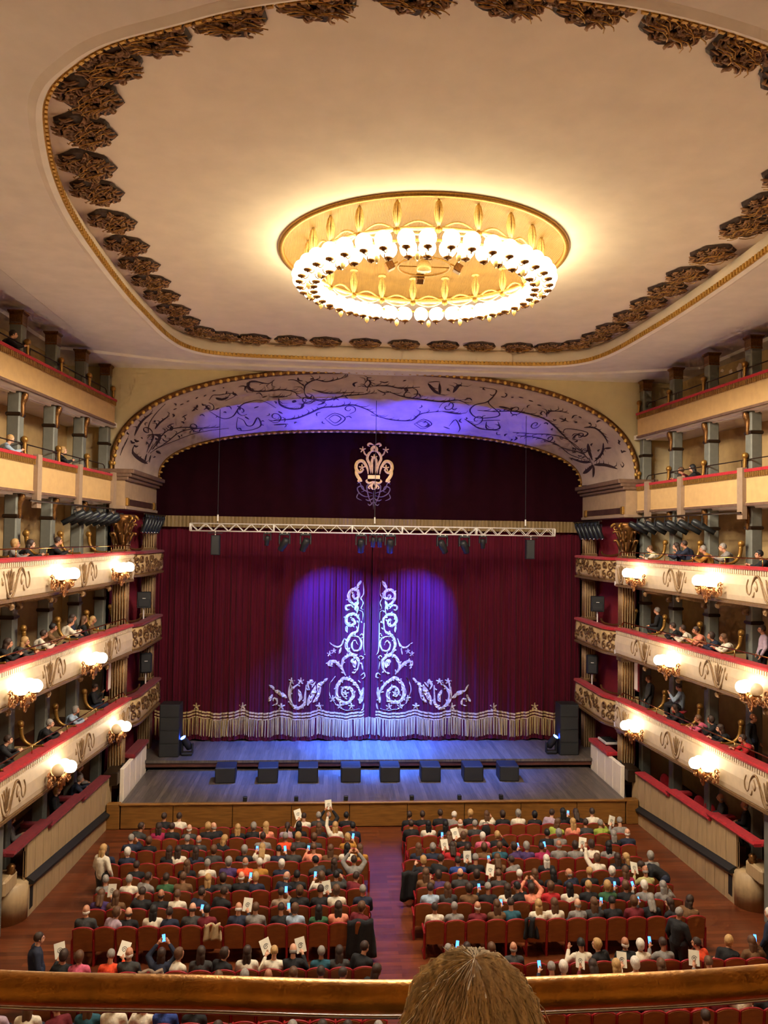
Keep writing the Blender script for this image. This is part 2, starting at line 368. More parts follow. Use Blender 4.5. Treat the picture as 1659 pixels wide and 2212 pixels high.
def arch_stroke(w, pts):
    # widths are measured in metres; u is an angle, so width is scaled by the local arc speed
    mbs = MB(); P = catmull([(p[0], p[1], 0) for p in pts], 5) if len(pts) > 2 else [Vector(pts[0]+(0,))*(1-k/5)+Vector(pts[-1]+(0,))*(k/5) for k in range(6)]
    pos = [arch_surf(p.x, p.y) for p in P]; N = len(P); secs = []
    for i, (p, n) in enumerate(pos):
        t = pos[min(i+1, N-1)][0]-pos[max(i-1, 0)][0]
        t = t.normalized() if t.length else Vector((1, 0, 0))
        b = t.cross(n).normalized(); f = i/(N-1); ww = w*.5*min(1, .25+3*f, .2+2.5*(1-f))
        secs.append([p-b*ww+n*.004, p+n*.018, p+b*ww+n*.004])
    mbs.loft(secs, True, True); return mbs, pos
for wd, ps in ARCH:
    wd = wd*.009+.028
    pts = [(p[0]/1000, p[1]/1000) for p in ps]
    mbs, pos = arch_stroke(wd, pts)
    o = mbs.build('painted_scroll', M['paint'], arch)
    if len(pts) >= 3 and wd > .07:               # acanthus leaflets along the big stems
        N = len(pos)
        for k in range(2, N-2, 2):
            p, n = pos[k]; t = (pos[k+1][0]-pos[k-1][0]).normalized(); b = t.cross(n).normalized()*(1 if k % 2 else -1)
            L = .26+.12*((k*7) % 3)
            q = p+b*L*.7+t*L*.6; m_ = p+b*L*.25+t*L*.5
            lm = MB(); lm.loft([[p+n*.004-t*.02, p+n*.014, p+n*.004+t*.03], [m_+n*.004-b*.03, m_+n*.016, m_+n*.004+b*.03+t*.03], [q+n*.002, q+n*.006, q+n*.002+t*.004]])
            lm.build('painted_leaf', M['paint'], o)
rnd = random.Random(17)
for k in range(110):                              # small sprigs and dots filling the ground
    u = .22+2.7*((k*.618034) % 1)+rnd.uniform(-.02, .02); v = rnd.uniform(.1, .92); a = rnd.uniform(0, 6.28); L = rnd.uniform(.008, .02)
    q = [(u, v), (u+L*math.cos(a), v+L*3*math.sin(a)), (u+L*1.6*math.cos(a+.6), v+L*5*math.sin(a+.6))]
    arch_stroke(rnd.uniform(.04, .09), q)[0].build('painted_sprig', M['paint'], arch)
for k in range(16):                               # curling tendrils
    u = .42+2.3*k/15; v = .3+.45*((k*.38) % 1); r = rnd.uniform(.025, .04)
    arch_stroke(.05, [(x, y) for x, y in [(u+(a-u), v+(b-v)*3.2) for a, b in spiral((u, v), r, 1.25, rnd.uniform(0, 6), rnd.choice((-1, 1)), 9)]])[0].build('painted_tendril', M['paint'], arch)
# gold rope mouldings along both edges
def arch_line(s, out=0, drop=0): return [arch_pt(PI*i/NA, s)-Vector((0, 28.5+out, 12.3+drop)) for i in range(NA+1)]
MB().tube(arch_line(0, .06), .1, 8).build('outer_moulding', M['gold_dark'], arch, True)
MB().tube(arch_line(1, .04, .02), .07, 8).build('inner_moulding', M['gold_dark'], arch, True)
mb = MB(); L = 0; last = None
pts = [arch_pt(PI*i/1600, 0) for i in range(1601)]
for p in pts:
    if last is None or (p-last).length > .27:
        mb.sphere((p.x*.99, p.y-.16-28.5, p.z-12.3-.03), .075, 6, 4); last = p
tag(mb.build('outer_bead', M['gold_leaf'], arch, True), kind='stuff')
mb = MB(); last = None
for p in [arch_pt(PI*i/1600, 1) for i in range(1601)]:
    if last is None or (p-last).length > .26:
        mb.sphere((p.x*.992, p.y-.1-28.5, p.z-12.3-.05), .06, 6, 4, (1.5, 1, .8)); last = p
tag(mb.build('inner_bead', M['gold_leaf'], arch, True), kind='stuff')

# ---- ceiling: dish, panel, cove, gold frame, outer soffit
CX = .18
HALF = [(0, 27.0), (3.5, 26.95), (5.7, 26.75), (6.75, 26.05), (7.2, 24.6), (7.35, 22), (7.38, 19.5), (7.25, 16), (6.95, 13.7), (6.45, 11.8), (6.05, 10.9), (5.5, 10.27), (4.9, 9.78), (4.0, 9.35), (3.0, 8.92), (1.5, 8.55), (0, 8.45)]
ring = HALF+[(-x, y) for x, y in HALF[-2:0:-1]]
OUT = [Vector((p.x+CX, p.y, 0)) for p in catmull([(x, y, 0) for x, y in ring], 8, True)]
NO = len(OUT)
NRM = []
for i in range(NO):
    t = (OUT[(i+1) % NO]-OUT[i-1]).normalized(); NRM.append(Vector((t.y, -t.x, 0)))
if NRM[0].y < 0: NRM = [-n for n in NRM]
DC = Vector((.28, 18.2, 0)); DR = 3.35
def at_off(i, off, z): p = OUT[i % NO]+NRM[i % NO]*off; return Vector((p.x, p.y, z))
ceil = thing('ceiling', 'large cream ceiling panel with rounded gilded frame and flower garlands', 'ceiling', (CX, 18, 16.8), kind='structure')
O3 = Vector((CX, 18, 16.8))
mb = MB(); K = 12
for i in range(NO):
    a = at_off(i, .3, 16.8); d = Vector((a.x, a.y, 0))-DC; b = DC+d.normalized()*DR; b.z = 16.8
    for k in range(K+1): mb.v.append(tuple(a.lerp(b, k/K)-O3))
mb.f = [(i*(K+1)+k, i*(K+1)+k+1, ((i+1) % NO)*(K+1)+k+1, ((i+1) % NO)*(K+1)+k) for i in range(NO) for k in range(K)]
mb.build('ceiling_panel', M['plaster'], ceil, True)
mb = MB()                                            # cove from lip to panel
prof = [(.0, 16.32), (.02, 16.5), (.1, 16.68), (.3, 16.8)]
for i in range(NO):
    for o_, z in prof: mb.v.append(tuple(at_off(i, o_, z)-O3))
mb.f = [(i*4+k, i*4+k+1, ((i+1) % NO)*4+k+1, ((i+1) % NO)*4+k) for i in range(NO) for k in range(3)]
mb.build('cove', M['plaster'], ceil, True)
mb = MB()                                            # cream outer lip + gilded band
for i in range(NO):
    for o_, z in ((.02, 16.33), (-.03, 16.31), (-.03, 16.22), (.0, 16.2)): mb.v.append(tuple(at_off(i, o_, z)-O3))
mb.f = [(i*4+k, i*4+k+1, ((i+1) % NO)*4+k+1, ((i+1) % NO)*4+k) for i in range(NO) for k in range(3)]
mb.build('gilded_frame', M['gold_leaf'], ceil, True)
mb = MB(); last = None; seg = []
for i in range(NO):
    a, b = OUT[i], OUT[(i+1) % NO]; n = max(1, int((b-a).length/.02))
    for k in range(n): seg.append((a.lerp(b, k/n), NRM[i].lerp(NRM[(i+1) % NO], k/n).normalized()))
for p, n in seg:
    if last is None or (p-last).length > .13:
        t = Vector((-n.y, n.x, 0)); c = p-n*.05
        q = [c-t*.04-n*.02, c+t*.04-n*.02, c+t*.04+n*.02, c-t*.04+n*.02]
        mb.add([(v.x-CX, v.y-18, -.6) for v in q]+[(v.x-CX, v.y-18, -.48) for v in q], [(0, 1, 2, 3), (4, 7, 6, 5), (0, 4, 5, 1), (1, 5, 6, 2), (2, 6, 7, 3), (3, 7, 4, 0)]); last = p
tag(mb.build('gilded_dentil', M['gold_leaf'], ceil), kind='stuff')
# outer soffit with stepped bands
mb = MB(); K2 = 7
prof2 = [(.0, 16.2), (.09, 16.15), (.2, 16.2)]
for i in range(NO):
    a = at_off(i, .2, 16.2); d = Vector((a.x, a.y-17, 0))
    # ray to the rectangle
    tx = 14/abs(d.x) if abs(d.x) > 1e-6 else 1e9
    ty = ((28.5-17)/d.y if d.y > 0 else (-4-17)/d.y) if abs(d.y) > 1e-6 else 1e9
    tt = min(tx, ty); e = Vector((d.x*tt, 17+d.y*tt, 16.06))
    for o_, z in prof2: mb.v.append(tuple(at_off(i, o_, z)))
    wx = (e-a).length
    for k, z in ((.35, 16.2), (.36, 16.24), (.55, 16.2), (.56, 16.12), (1, 16.06)):
        q = a.lerp(e, k); q.z = z if k < 1 else 16.06; mb.v.append(tuple(q))
n8 = 8
mb.f = [(i*n8+k, i*n8+k+1, ((i+1) % NO)*n8+k+1, ((i+1) % NO)*n8+k) for i in range(NO) for k in range(n8-1)]
struct(mb.build('trim_1', M['soffit']), 'mauve grey plaster soffit surrounding the gilded ceiling frame')
struct(MB().box(-13, 13, -4, 29, 17.5, 17.7).build('roof_slab', M['soffit']), 'plain slab above the ceiling')
# dish
def dish_pt(u, v):
    a = 2*PI*u; r = DR*(1-v); z = 16.8+.34*(1-(r/DR)**2)**.6
    return Vector((DC.x+r*math.cos(a), DC.y+r*math.sin(a), z))-O3
grid_obj('ceiling_dish', dish_pt, 96, 14, M['dish'], True, ceil)
MB().tube([(DC.x-CX+(DR+.03)*math.cos(2*PI*k/96), DC.y-18+(DR+.03)*math.sin(2*PI*k/96), -.02) for k in range(96)], .07, 8, True).build('dish_rim', M['gold'], ceil, True)

# garlands on the ceiling
def garland_mesh():
    rnd = random.Random(3); br = MB(); gd = MB(); dk = MB()
    n = 28; rim = [(.53*math.cos(2*PI*k/n)*(1+.06*math.sin(5*2*PI*k/n)), .44*math.sin(2*PI*k/n)*(1+.08*math.sin(7*2*PI*k/n))) for k in range(n)]
    dk.v = [(x, y, 0) for x, y in rim]+[(x*.9, y*.9, -.05) for x, y in rim]; dk.f = [tuple(range(n, 2*n))]+[(k, (k+1) % n, n+(k+1) % n, n+k) for k in range(n)]
    for k in range(170):                                # swirling leaves and stems
        x = rnd.uniform(-.5, .5); y = rnd.uniform(-.42, .42)
        if (x/.47)**2+(y/.39)**2 > 1: continue
        a = .55+rnd.uniform(-.7, .7)+(1.6 if rnd.random() < .2 else 0); L = rnd.uniform(.1, .22); z = -rnd.uniform(.05, .075); curl = rnd.uniform(-1.6, 1.6)
        pts = [(x+math.cos(a+curl*(t-.5))*L*(t-.5), y+math.sin(a+curl*(t-.5))*L*(t-.5), z-.025*math.sin(PI*t)) for t in (0, .25, .5, .75, 1)]
        w_ = rnd.uniform(.012, .024); br.tube(pts, [w_*.6, w_, w_*1.1, w_, w_*.6], 5)
    for k in range(8):
        c = (rnd.uniform(-.4, .4), rnd.uniform(-.3, .3))
        for j in range(6):
            a = j*PI/3; br.sphere((c[0]+.05*math.cos(a), c[1]+.05*math.sin(a), -.1), .038, 6, 4, (1, 1, .5))
        br.sphere((c[0], c[1], -.12), .03, 6, 4)
    for k in range(14):
        x = rnd.uniform(-.3, .3); y = rnd.uniform(-.24, .24); a = rnd.uniform(.1, 1.2)
        pts = [(x+math.cos(a)*t*.34+.06*math.sin(5*t), y+math.sin(a)*t*.34+.05*math.cos(6*t), -.12-.04*math.sin(PI*(t+.5))) for t in (-.5, -.25, 0, .25, .5)]
        gd.tube(pts, .009, 4)
    return br.mesh('garland', M['garland'], True), gd.mesh('gilt_stem', M['gold'], True), dk.mesh('garland_ground', M['garland_dark'])
M['garland_dark'] = mat('garland_ground', (66, 48, 36), .7, var=.3, scale=12)
gm, gs, gk = garland_mesh()
per = [0]
for i in range(NO): per.append(per[-1]+(OUT[(i+1) % NO]-OUT[i]).length)
ngl = round(per[-1]/1.31)
for g in range(ngl):
    d = per[-1]*(g+.5)/ngl
    i = max(k for k in range(NO) if per[k] <= d); p = at_off(i, -.48-.22*max(0, min(1, (14-OUT[i].y)/3)), 16.79); n = NRM[i]
    rz = math.atan2(n.y, n.x)-PI/2
    o = inst('flower_garland', gm, ceil, None, p-O3, (0, 0, rz), (1.06, 1.12, 1)); inst('gilt_stem', gs, o); inst('garland_ground', gk, o)

# ================================================================== STAGE
AZ, DZ = .85, 1.25
struct(MB().box(-8.75, 8.75, 26.9, 30.9, .7, AZ).build('apron_deck', M['stage']), 'lower stage apron of grey boards')
struct(MB().box(-9.3, 9.3, 30.55, 40, DZ-.1, DZ).build('stage_deck', M['stage']), 'upper stage deck of worn grey boards lit blue')
struct(MB().box(-9.0, 9.0, 30.62, 30.7, .98, DZ-.1).build('stage_riser', M['wood_red']), 'dark red wooden riser under the upper stage')
struct(MB().box(-9.0, 9.0, 31.2, 31.3, 0, DZ-.1).build('pit_back', M['rubber']), 'black gap below the upper stage')
fr = thing('stage_front', 'varnished wooden panelling on the front of the stage apron', 'panelling', (0, 26.9, 0), kind='structure')
xs = [-8.75, -7.0, -5.0, -3.0, -1.0, 1.0, 3.0, 5.0, 7.0, 8.75]
for a, b in zip(xs, xs[1:]): MB().cbox(a+.01, b-.01, -.04, .0, .03, .80, .008).build('panel', M['wood_front'], fr)
MB().cbox(-8.8, 8.8, -.09, .06, .80, .87, .02).build('nosing', M['wood_front'], fr)
MB().box(-8.75, 8.75, .02, .1, 0, .8).build('backing', M['rubber'], fr)
for s in (-1, 1): MB().cbox(s*9.0-.22, s*9.0+.22, -.06, .2, 0, .86, .02).build('end_post', M['wood_front'], fr)
struct(MB().box(-10.5, 10.5, 34.4, 34.6, 0, 17).build('wall_stage', M['black']), 'dark wall behind the stage curtain')

# ---- curtain with folds
def fold(x):
    return .055*math.sin(x*9.5+1.3*math.sin(x*1.7))+.035*math.sin(x*23+2*math.sin(x*3.1))+.02*math.sin(x*51)
def hem(x):   # swags of the fringe: peaks where the fleurons stand
    return 0
CY = 33.35
PEAK = [-9.15, -7.38, -5.44, -3.8, -2.18, 0, 1.99, 3.56, 5.38, 7.21, 9.15]
def wave(x):
    for a, b in zip(PEAK, PEAK[1:]):
        if a <= x <= b: t = (x-a)/(b-a); return .17*(2*abs(t-.5))**1.5
    return .1
def curt_surf(x, z):
    amp = .35+.65*max(0, min(1, (10.3-z)/3))
    e = .01; d = (fold(x+e)-fold(x-e))/(2*e)*amp
    return Vector((x, CY-fold(x)*amp, z)), Vector((-d, -1, 0)).normalized()
cur = thing('stage_curtain', 'deep red velvet stage curtain with gold embroidery and fringe, closed', 'curtain', (0, CY, DZ))
OC = Vector((0, CY, DZ))
for s in (-1, 1):
    NX = 620
    def cp(u, v, s=s):
        x = s*(.02+9.2*u); zb = DZ+.002+wave(x)*.6; z = zb+(10.6-zb)*v
        return curt_surf(x, z)[0]-OC
    grid_obj('curtain_leaf', cp, NX, 10, M['curtain'], True, cur)
def cs(u, v): p, n = curt_surf(u, v); return p-OC+n*.008, n
for s in (-1, 1):
    for k, (dz, wdt) in enumerate(((2.42, .075), (2.29, .075), (2.17, .05))):
        mb = MB(); secs = []
        for i in range(220):
            x = s*(.25+8.85*i/219); z = dz+wave(x)*.95-.02
            a, n = cs(x, z-wdt/2); b, n2 = cs(x, z+wdt/2); secs.append([a, a+n*.012, b+n2*.012, b])
        mb.loft(secs); mb.build('braid', M['applique'], cur)
    # fringe strands
    mb = MB(); rnd = random.Random(5+s); x = .02
    while x < 9.15:
        wd = rnd.uniform(.02, .045); X = s*x; z1 = 2.12+wave(X)*.95; z0 = 1.42+wave(X)*.75+rnd.uniform(-.02, .03)
        p, n = cs(X, z1); q, n = cs(X, z0); sw = rnd.uniform(-.02, .02)
        mb.add([p+Vector((-wd/2, 0, 0))+n*.01, p+Vector((wd/2, 0, 0))+n*.01, q+Vector((wd*.3+sw, 0, 0))+n*.03, q+Vector((-wd*.3+sw, 0, 0))+n*.03,
                p+n*.03, q+n*.05+Vector((sw, 0, 0))], [(0, 4, 5, 3), (4, 1, 2, 5), (0, 3, 2, 1)])
        x += wd*(1.0 if rnd.random() < .85 else 1.9)
    tag(mb.build('fringe', M['fringe'], cur), kind='stuff')
CURT = [(26,[(-46,812),(-57,794),(-63,776)]),(30,[(-41,286),(-40,320),(-54,355),(-80,382),(-112,393),(-140,363),(-145,323),(-128,294),(-93,290),(-74,317),(-83,346),(-108,354),(-123,336),(-114,314),(-98,317)]),
    (34,[(-44,286),(-36,320),(-32,353)]),(26,[(-107,406),(-124,443),(-112,480),(-82,492),(-54,472),(-54,438),(-68,416)]),(46,[(-87,463),(-73,463),(-67,438)]),
    (20,[(-68,416),(-81,415)]),(26,[(-58,492),(-91,502),(-106,538),(-89,577),(-61,594),(-54,624)]),(16,[(-89,572),(-57,570),(-41,547),(-49,515),(-74,512),(-83,538),(-69,555),(-57,535)]),
    (26,[(-54,624),(-53,647),(-72,667),(-101,663),(-109,637),(-91,618),(-72,629),(-78,647),(-87,642)]),(22,[(-107,618),(-104,589)]),(26,[(-63,670),(-61,699),(-90,719),(-101,749),(-85,773),(-60,768),(-56,742),(-73,734),(-83,747),(-74,754)]),
    (18,[(-77,693),(-91,706),(-110,702),(-107,686),(-96,688)]),(24,[(-71,685),(-64,709),(-58,728)]),(28,[(-107,406),(-132,443),(-154,463),(-176,463),(-179,449),(-166,445)]),
    (16,[(-115,564),(-128,533),(-151,526),(-179,546)]),(14,[(-130,523),(-133,509),(-137,496)]),(4,[(-153,400),(-172,372),(-175,332),(-159,294),(-124,263),(-78,256),(-44,263)]),
    (8,[(-38,806),(-36,757),(-46,737),(-37,717),(-45,693),(-35,688)]),(6,[(-53,685),(-38,676),(-38,642)]),(10,[(-44,639),(-41,630)]),(6,[(-33,630),(-34,561),(-32,515),(-24,492)]),
    (8,[(-49,573),(-40,584),(-34,570),(-46,564)]),(8,[(-50,483),(-42,489),(-33,481),(-41,472)]),(10,[(-40,463),(-35,429)]),(10,[(-43,406),(-29,415),(-24,400),(-37,392)]),
    (10,[(-52,383),(-43,375)]),(28,[(-276,364),(-279,314),(-282,283),(-307,264),(-333,279),(-345,312),(-340,340),(-321,360),(-304,368)]),(44,[(-195,380),(-229,353),(-256,309),(-267,277)]),
    (30,[(-212,354),(-228,309),(-245,289)]),(22,[(-184,393),(-201,378)]),(36,[(-357,308),(-386,329),(-411,340)]),(20,[(-411,340),(-420,354),(-431,364)]),(24,[(-419,323),(-428,306),(-436,292)]),
    (16,[(-419,275),(-399,283),(-401,303),(-415,304),(-416,293)]),(14,[(-351,311),(-348,348),(-338,377)]),(14,[(-309,371),(-299,378)]),(30,[(-309,343),(-298,312),(-305,292)]),
    (18,[(-260,343),(-268,366),(-253,384),(-248,371)]),(14,[(-235,377),(-252,354)]),(10,[(-27,286),(-31,263),(-38,257)]),]
def flower(c, r, surf, m, parent, name='embroidered_flower', petals=5):
    mb = MB(); secs = []
    n = petals*6; rim = []
    for k in range(n):
        a = 2*PI*k/n+PI/2; rr = r*(.62+.38*math.cos(petals*(a-PI/2))); rim.append(surf(c[0]+rr*math.cos(a), c[1]+rr*math.sin(a)))
    p, nn = surf(*c); mb.v = [tuple(p+nn*.03)]+[tuple(q+n_*.012) for q, n_ in rim]+[tuple(q) for q, n_ in rim]
    mb.f = [(0, 1+k, 1+(k+1) % n) for k in range(n)]+[(1+k, 1+n+k, 1+n+(k+1) % n, 1+(k+1) % n) for k in range(n)]
    return mb.build(name, m, parent)
for wd, ps in CURT:
    pts = [(p[0]/100, p[1]/100) for p in ps]
    for s in (1, -1):
        o = ribbon([(p[0]*s, p[1]) for p in pts], wd*.0046, cs, .03).build('embroidered_scroll', M['applique'], cur)
        if wd > 20 and len(pts) > 4:
            P = catmull([(p[0]*s, p[1], 0) for p in pts], 3)
            for k in range(1, len(P)-1, 3):
                t = (P[k+1]-P[k-1]).normalized(); n = Vector((-t.y, t.x, 0))*(1 if k % 2 else -1)
                a = P[k]+n*wd*.0018; b = a+n*.07+t*.06
                ribbon([(a.x, a.y), ((a.x+b.x)/2+t.x*.03, (a.y+b.y)/2+t.y*.03), (b.x, b.y)], .045, cs, .025).build('embroidered_leaf', M['applique'], o)
for c in ((-1.62, 3.06), (-1.3, 2.75), (-.81, 2.72), (-1.6, 5.09), (-1.78, 4.98), (-3.38, 3.8), (-2.99, 3.8), (-2.58, 3.74), (-1.08, 3.29)):
    for s in (1, -1): flower((c[0]*s, c[1]), .15 if c[1] < 4 else .12, cs, M['applique'], cur)
for x in PEAK[1:-1]:
    if x: flower((x, 2.72), .17, cs, M['applique'], cur, 'fleuron', 5)

# ---- pelmet with emblem
pel = thing('stage_pelmet', 'dark maroon velvet pelmet hanging behind the arch above the curtain', 'pelmet', (0, 33.1, 10.3))
def pp(u, v):
    x = -9.4+18.8*u; z = 10.8+4.3*v
    return Vector((x, .0+.03*math.sin(x*6), z-10.3))
grid_obj('pelmet_cloth', pp, 200, 4, M['pelmet'], True, pel)
def pb(u, v):
    x = -9.3+18.6*u; return Vector((x, -.03+.03*math.sin(x*6)+.012*math.sin(x*40), .03+.47*v))
grid_obj('pelmet_fringe', pb, 500, 1, M['pelmet_fringe'], False, pel)
emb = thing('lily_emblem', 'gold embroidered lily emblem on the dark pelmet', 'emblem', (0, 33.064, 12))
def es(u, v): return Vector((u, -.0, v)), Vector((0, -1, 0))
EM = [(.2, [(.0, 1.95), (-.1, 1.8), (-.02, 1.7)]), (.12, [(-.02, 1.98), (-.2, 2.05), (-.28, 1.98), (-.2, 1.92)]), (.16, [(-.05, 1.75), (-.22, 1.62), (-.3, 1.4), (-.2, 1.15), (-.13, .75)]),
      (.16, [(-.04, 1.5), (-.1, 1.2), (-.06, .75)]), (.1, [(-.3, 1.5), (-.42, 1.62), (-.45, 1.75)]), (.2, [(-.25, .72), (-.3, 1.0), (-.5, 1.28), (-.72, 1.22), (-.78, .98), (-.66, .8), (-.5, .86), (-.5, 1.0)]),
      (.2, [(-.78, .98), (-.74, .7), (-.58, .46), (-.5, .42)]), (.1, [(-.6, .5), (-.68, .42), (-.6, .36)]), (.13, [(-.02, .42), (-.2, .34), (-.32, .42), (-.28, .5)]),
      (.14, [(0, .42), (-.1, .2), (-.02, .05)]), (.09, [(-.1, .3), (-.22, .16), (-.16, .08)])]
for wd, pts in EM:
    for s in (1, -1): ribbon([(p[0]*s, p[1]) for p in pts], wd*.7, es, .03).build('lily_petal', M['emblem'], emb)
MB().box(-.26, .26, -.04, 0, .52, .68).build('lily_band', M['emblem'], emb)
for c in ((-.5, 1.78), (.5, 1.78), (-.52, 1.0), (.52, 1.0), (0, 1.45)): flower(c, .15, es, M['emblem'], emb)
EG = [(.05, [(-.05, -.1), (-.3, -.02), (-.5, .1), (-.6, .35), (-.72, .3)]), (.05, [(-.05, -.2), (-.35, -.25), (-.62, -.1), (-.7, .12), (-.5, .2), (-.42, .0), (-.55, -.05)]),
      (.05, [(0, -.3), (-.2, -.42), (-.35, -.36)]), (.05, [(0, -.45), (-.15, -.62), (-.25, -.55)]), (.06, [(0, 0), (0, -.8)]), (.05, [(-.1, .3), (-.3, .2), (-.2, -.3), (-.05, -.6)]), (.05, [(-.65, -.1), (-.72, -.3), (-.5, -.42)])]
for wd, pts in EG:
    for s in (1, -1): ribbon([(p[0]*s, p[1]) for p in pts], wd, es, .012).build('stitched_outline', M['emblem_dim'], emb)

# ================================================================== SIDE GALLERIES
ZT = [1.9, 4.19, 6.77, 9.35, 12.12, 14.8]; ZB = [0, 3.1, 5.8, 8.36, 11.1, 13.88]
PX = [9.2, 8.87, 8.87, 8.87, 9.6, 9.6]
TIER = ['ground', 'first', 'second', 'third', 'fourth', 'fifth']
COLY = [6.2, 8.4, 10.6, 12.8, 15.0, 17.2, 19.4, 21.6, 23.78, 25.97, 28.17]
Y0 = 1.0
def sweep(prof, s, x0, ya, yb, n=1, k=.074, org=(0, 0, 0)):
    """closed (offset towards hall, z) profile swept along the gallery line"""
    mb = MB(); secs = []
    for i in range(n+1):
        Y = ya+(yb-ya)*i/n; X = x0+(28-Y)*k
        secs.append([(s*(X-o)-org[0], Y-org[1], z-org[2]) for o, z in prof])
    return mb.loft(secs)
def relief_w(mirror):
    """W-shaped stucco garland in (along, up)"""
    A = [[(-.85, .27), (-.76, .0), (-.6, -.3), (-.4, -.38), (-.22, -.25), (-.08, .05), (.08, .28), (.25, .3), (.4, .12), (.48, -.12), (.56, -.2)],
         [(-.68, .22), (-.58, -.05), (-.46, -.26), (-.33, -.22), (-.2, -.02), (-.04, .2)], [(-.5, -.22), (-.53, .05), (-.58, .28)], [(-.45, -.22), (-.43, .1), (-.42, .32)], [(-.4, -.2), (-.33, .08), (-.26, .24)],
         [(.24, .18), (.14, .04), (.19, -.08), (.28, .02)], [(.62, .22), (.68, .05), (.66, -.12), (.56, -.2)], [(-.96, .12), (-.92, -.06), (-.86, .02)], [(.3, -.1), (.34, -.22), (.42, -.24)]]
    return [[(x*mirror, z) for x, z in p] for p in A]
M['relief_dark'] = mat('relief_bronze', (112, 78, 42), .45, .4, var=.25, scale=20)
M['gold_leaf_dark'] = mat('gold_leaf_dark', (150, 108, 44), .4, .5, var=.25, scale=20)
SC_Y = {1: [26.2, 21.75, 17.3, 12.9, 8.5, 4.1], 2: [23.85, 19.5, 15.1, 10.7, 6.3], 3: [26.1, 21.6, 17.2, 12.8, 8.4, 4.0]}
UNLIT = set()
def rail(s, lv, m, h, back, ya, yb, posts, name, label):
    t = thing(name, label, 'rail', (side_x(s, PX[lv]+back, ya), ya, ZT[lv])); o = t.location
    P = lambda Y, z: Vector((side_x(s, PX[lv]+back, Y), Y, z))-o
    r = .02 if lv == 3 else .018
    MB().tube([P(ya, ZT[lv]+h), P(yb-.15, ZT[lv]+h), P(yb-.03, ZT[lv]+h-.06), P(yb, ZT[lv]+h-.14)], r, 6).build('handrail', m, t, True)
    for Y in posts: MB().tube([P(Y, ZT[lv]-.02), P(Y, ZT[lv]+h)], .013, 6).build('rail_post', m, t, True)
    return t
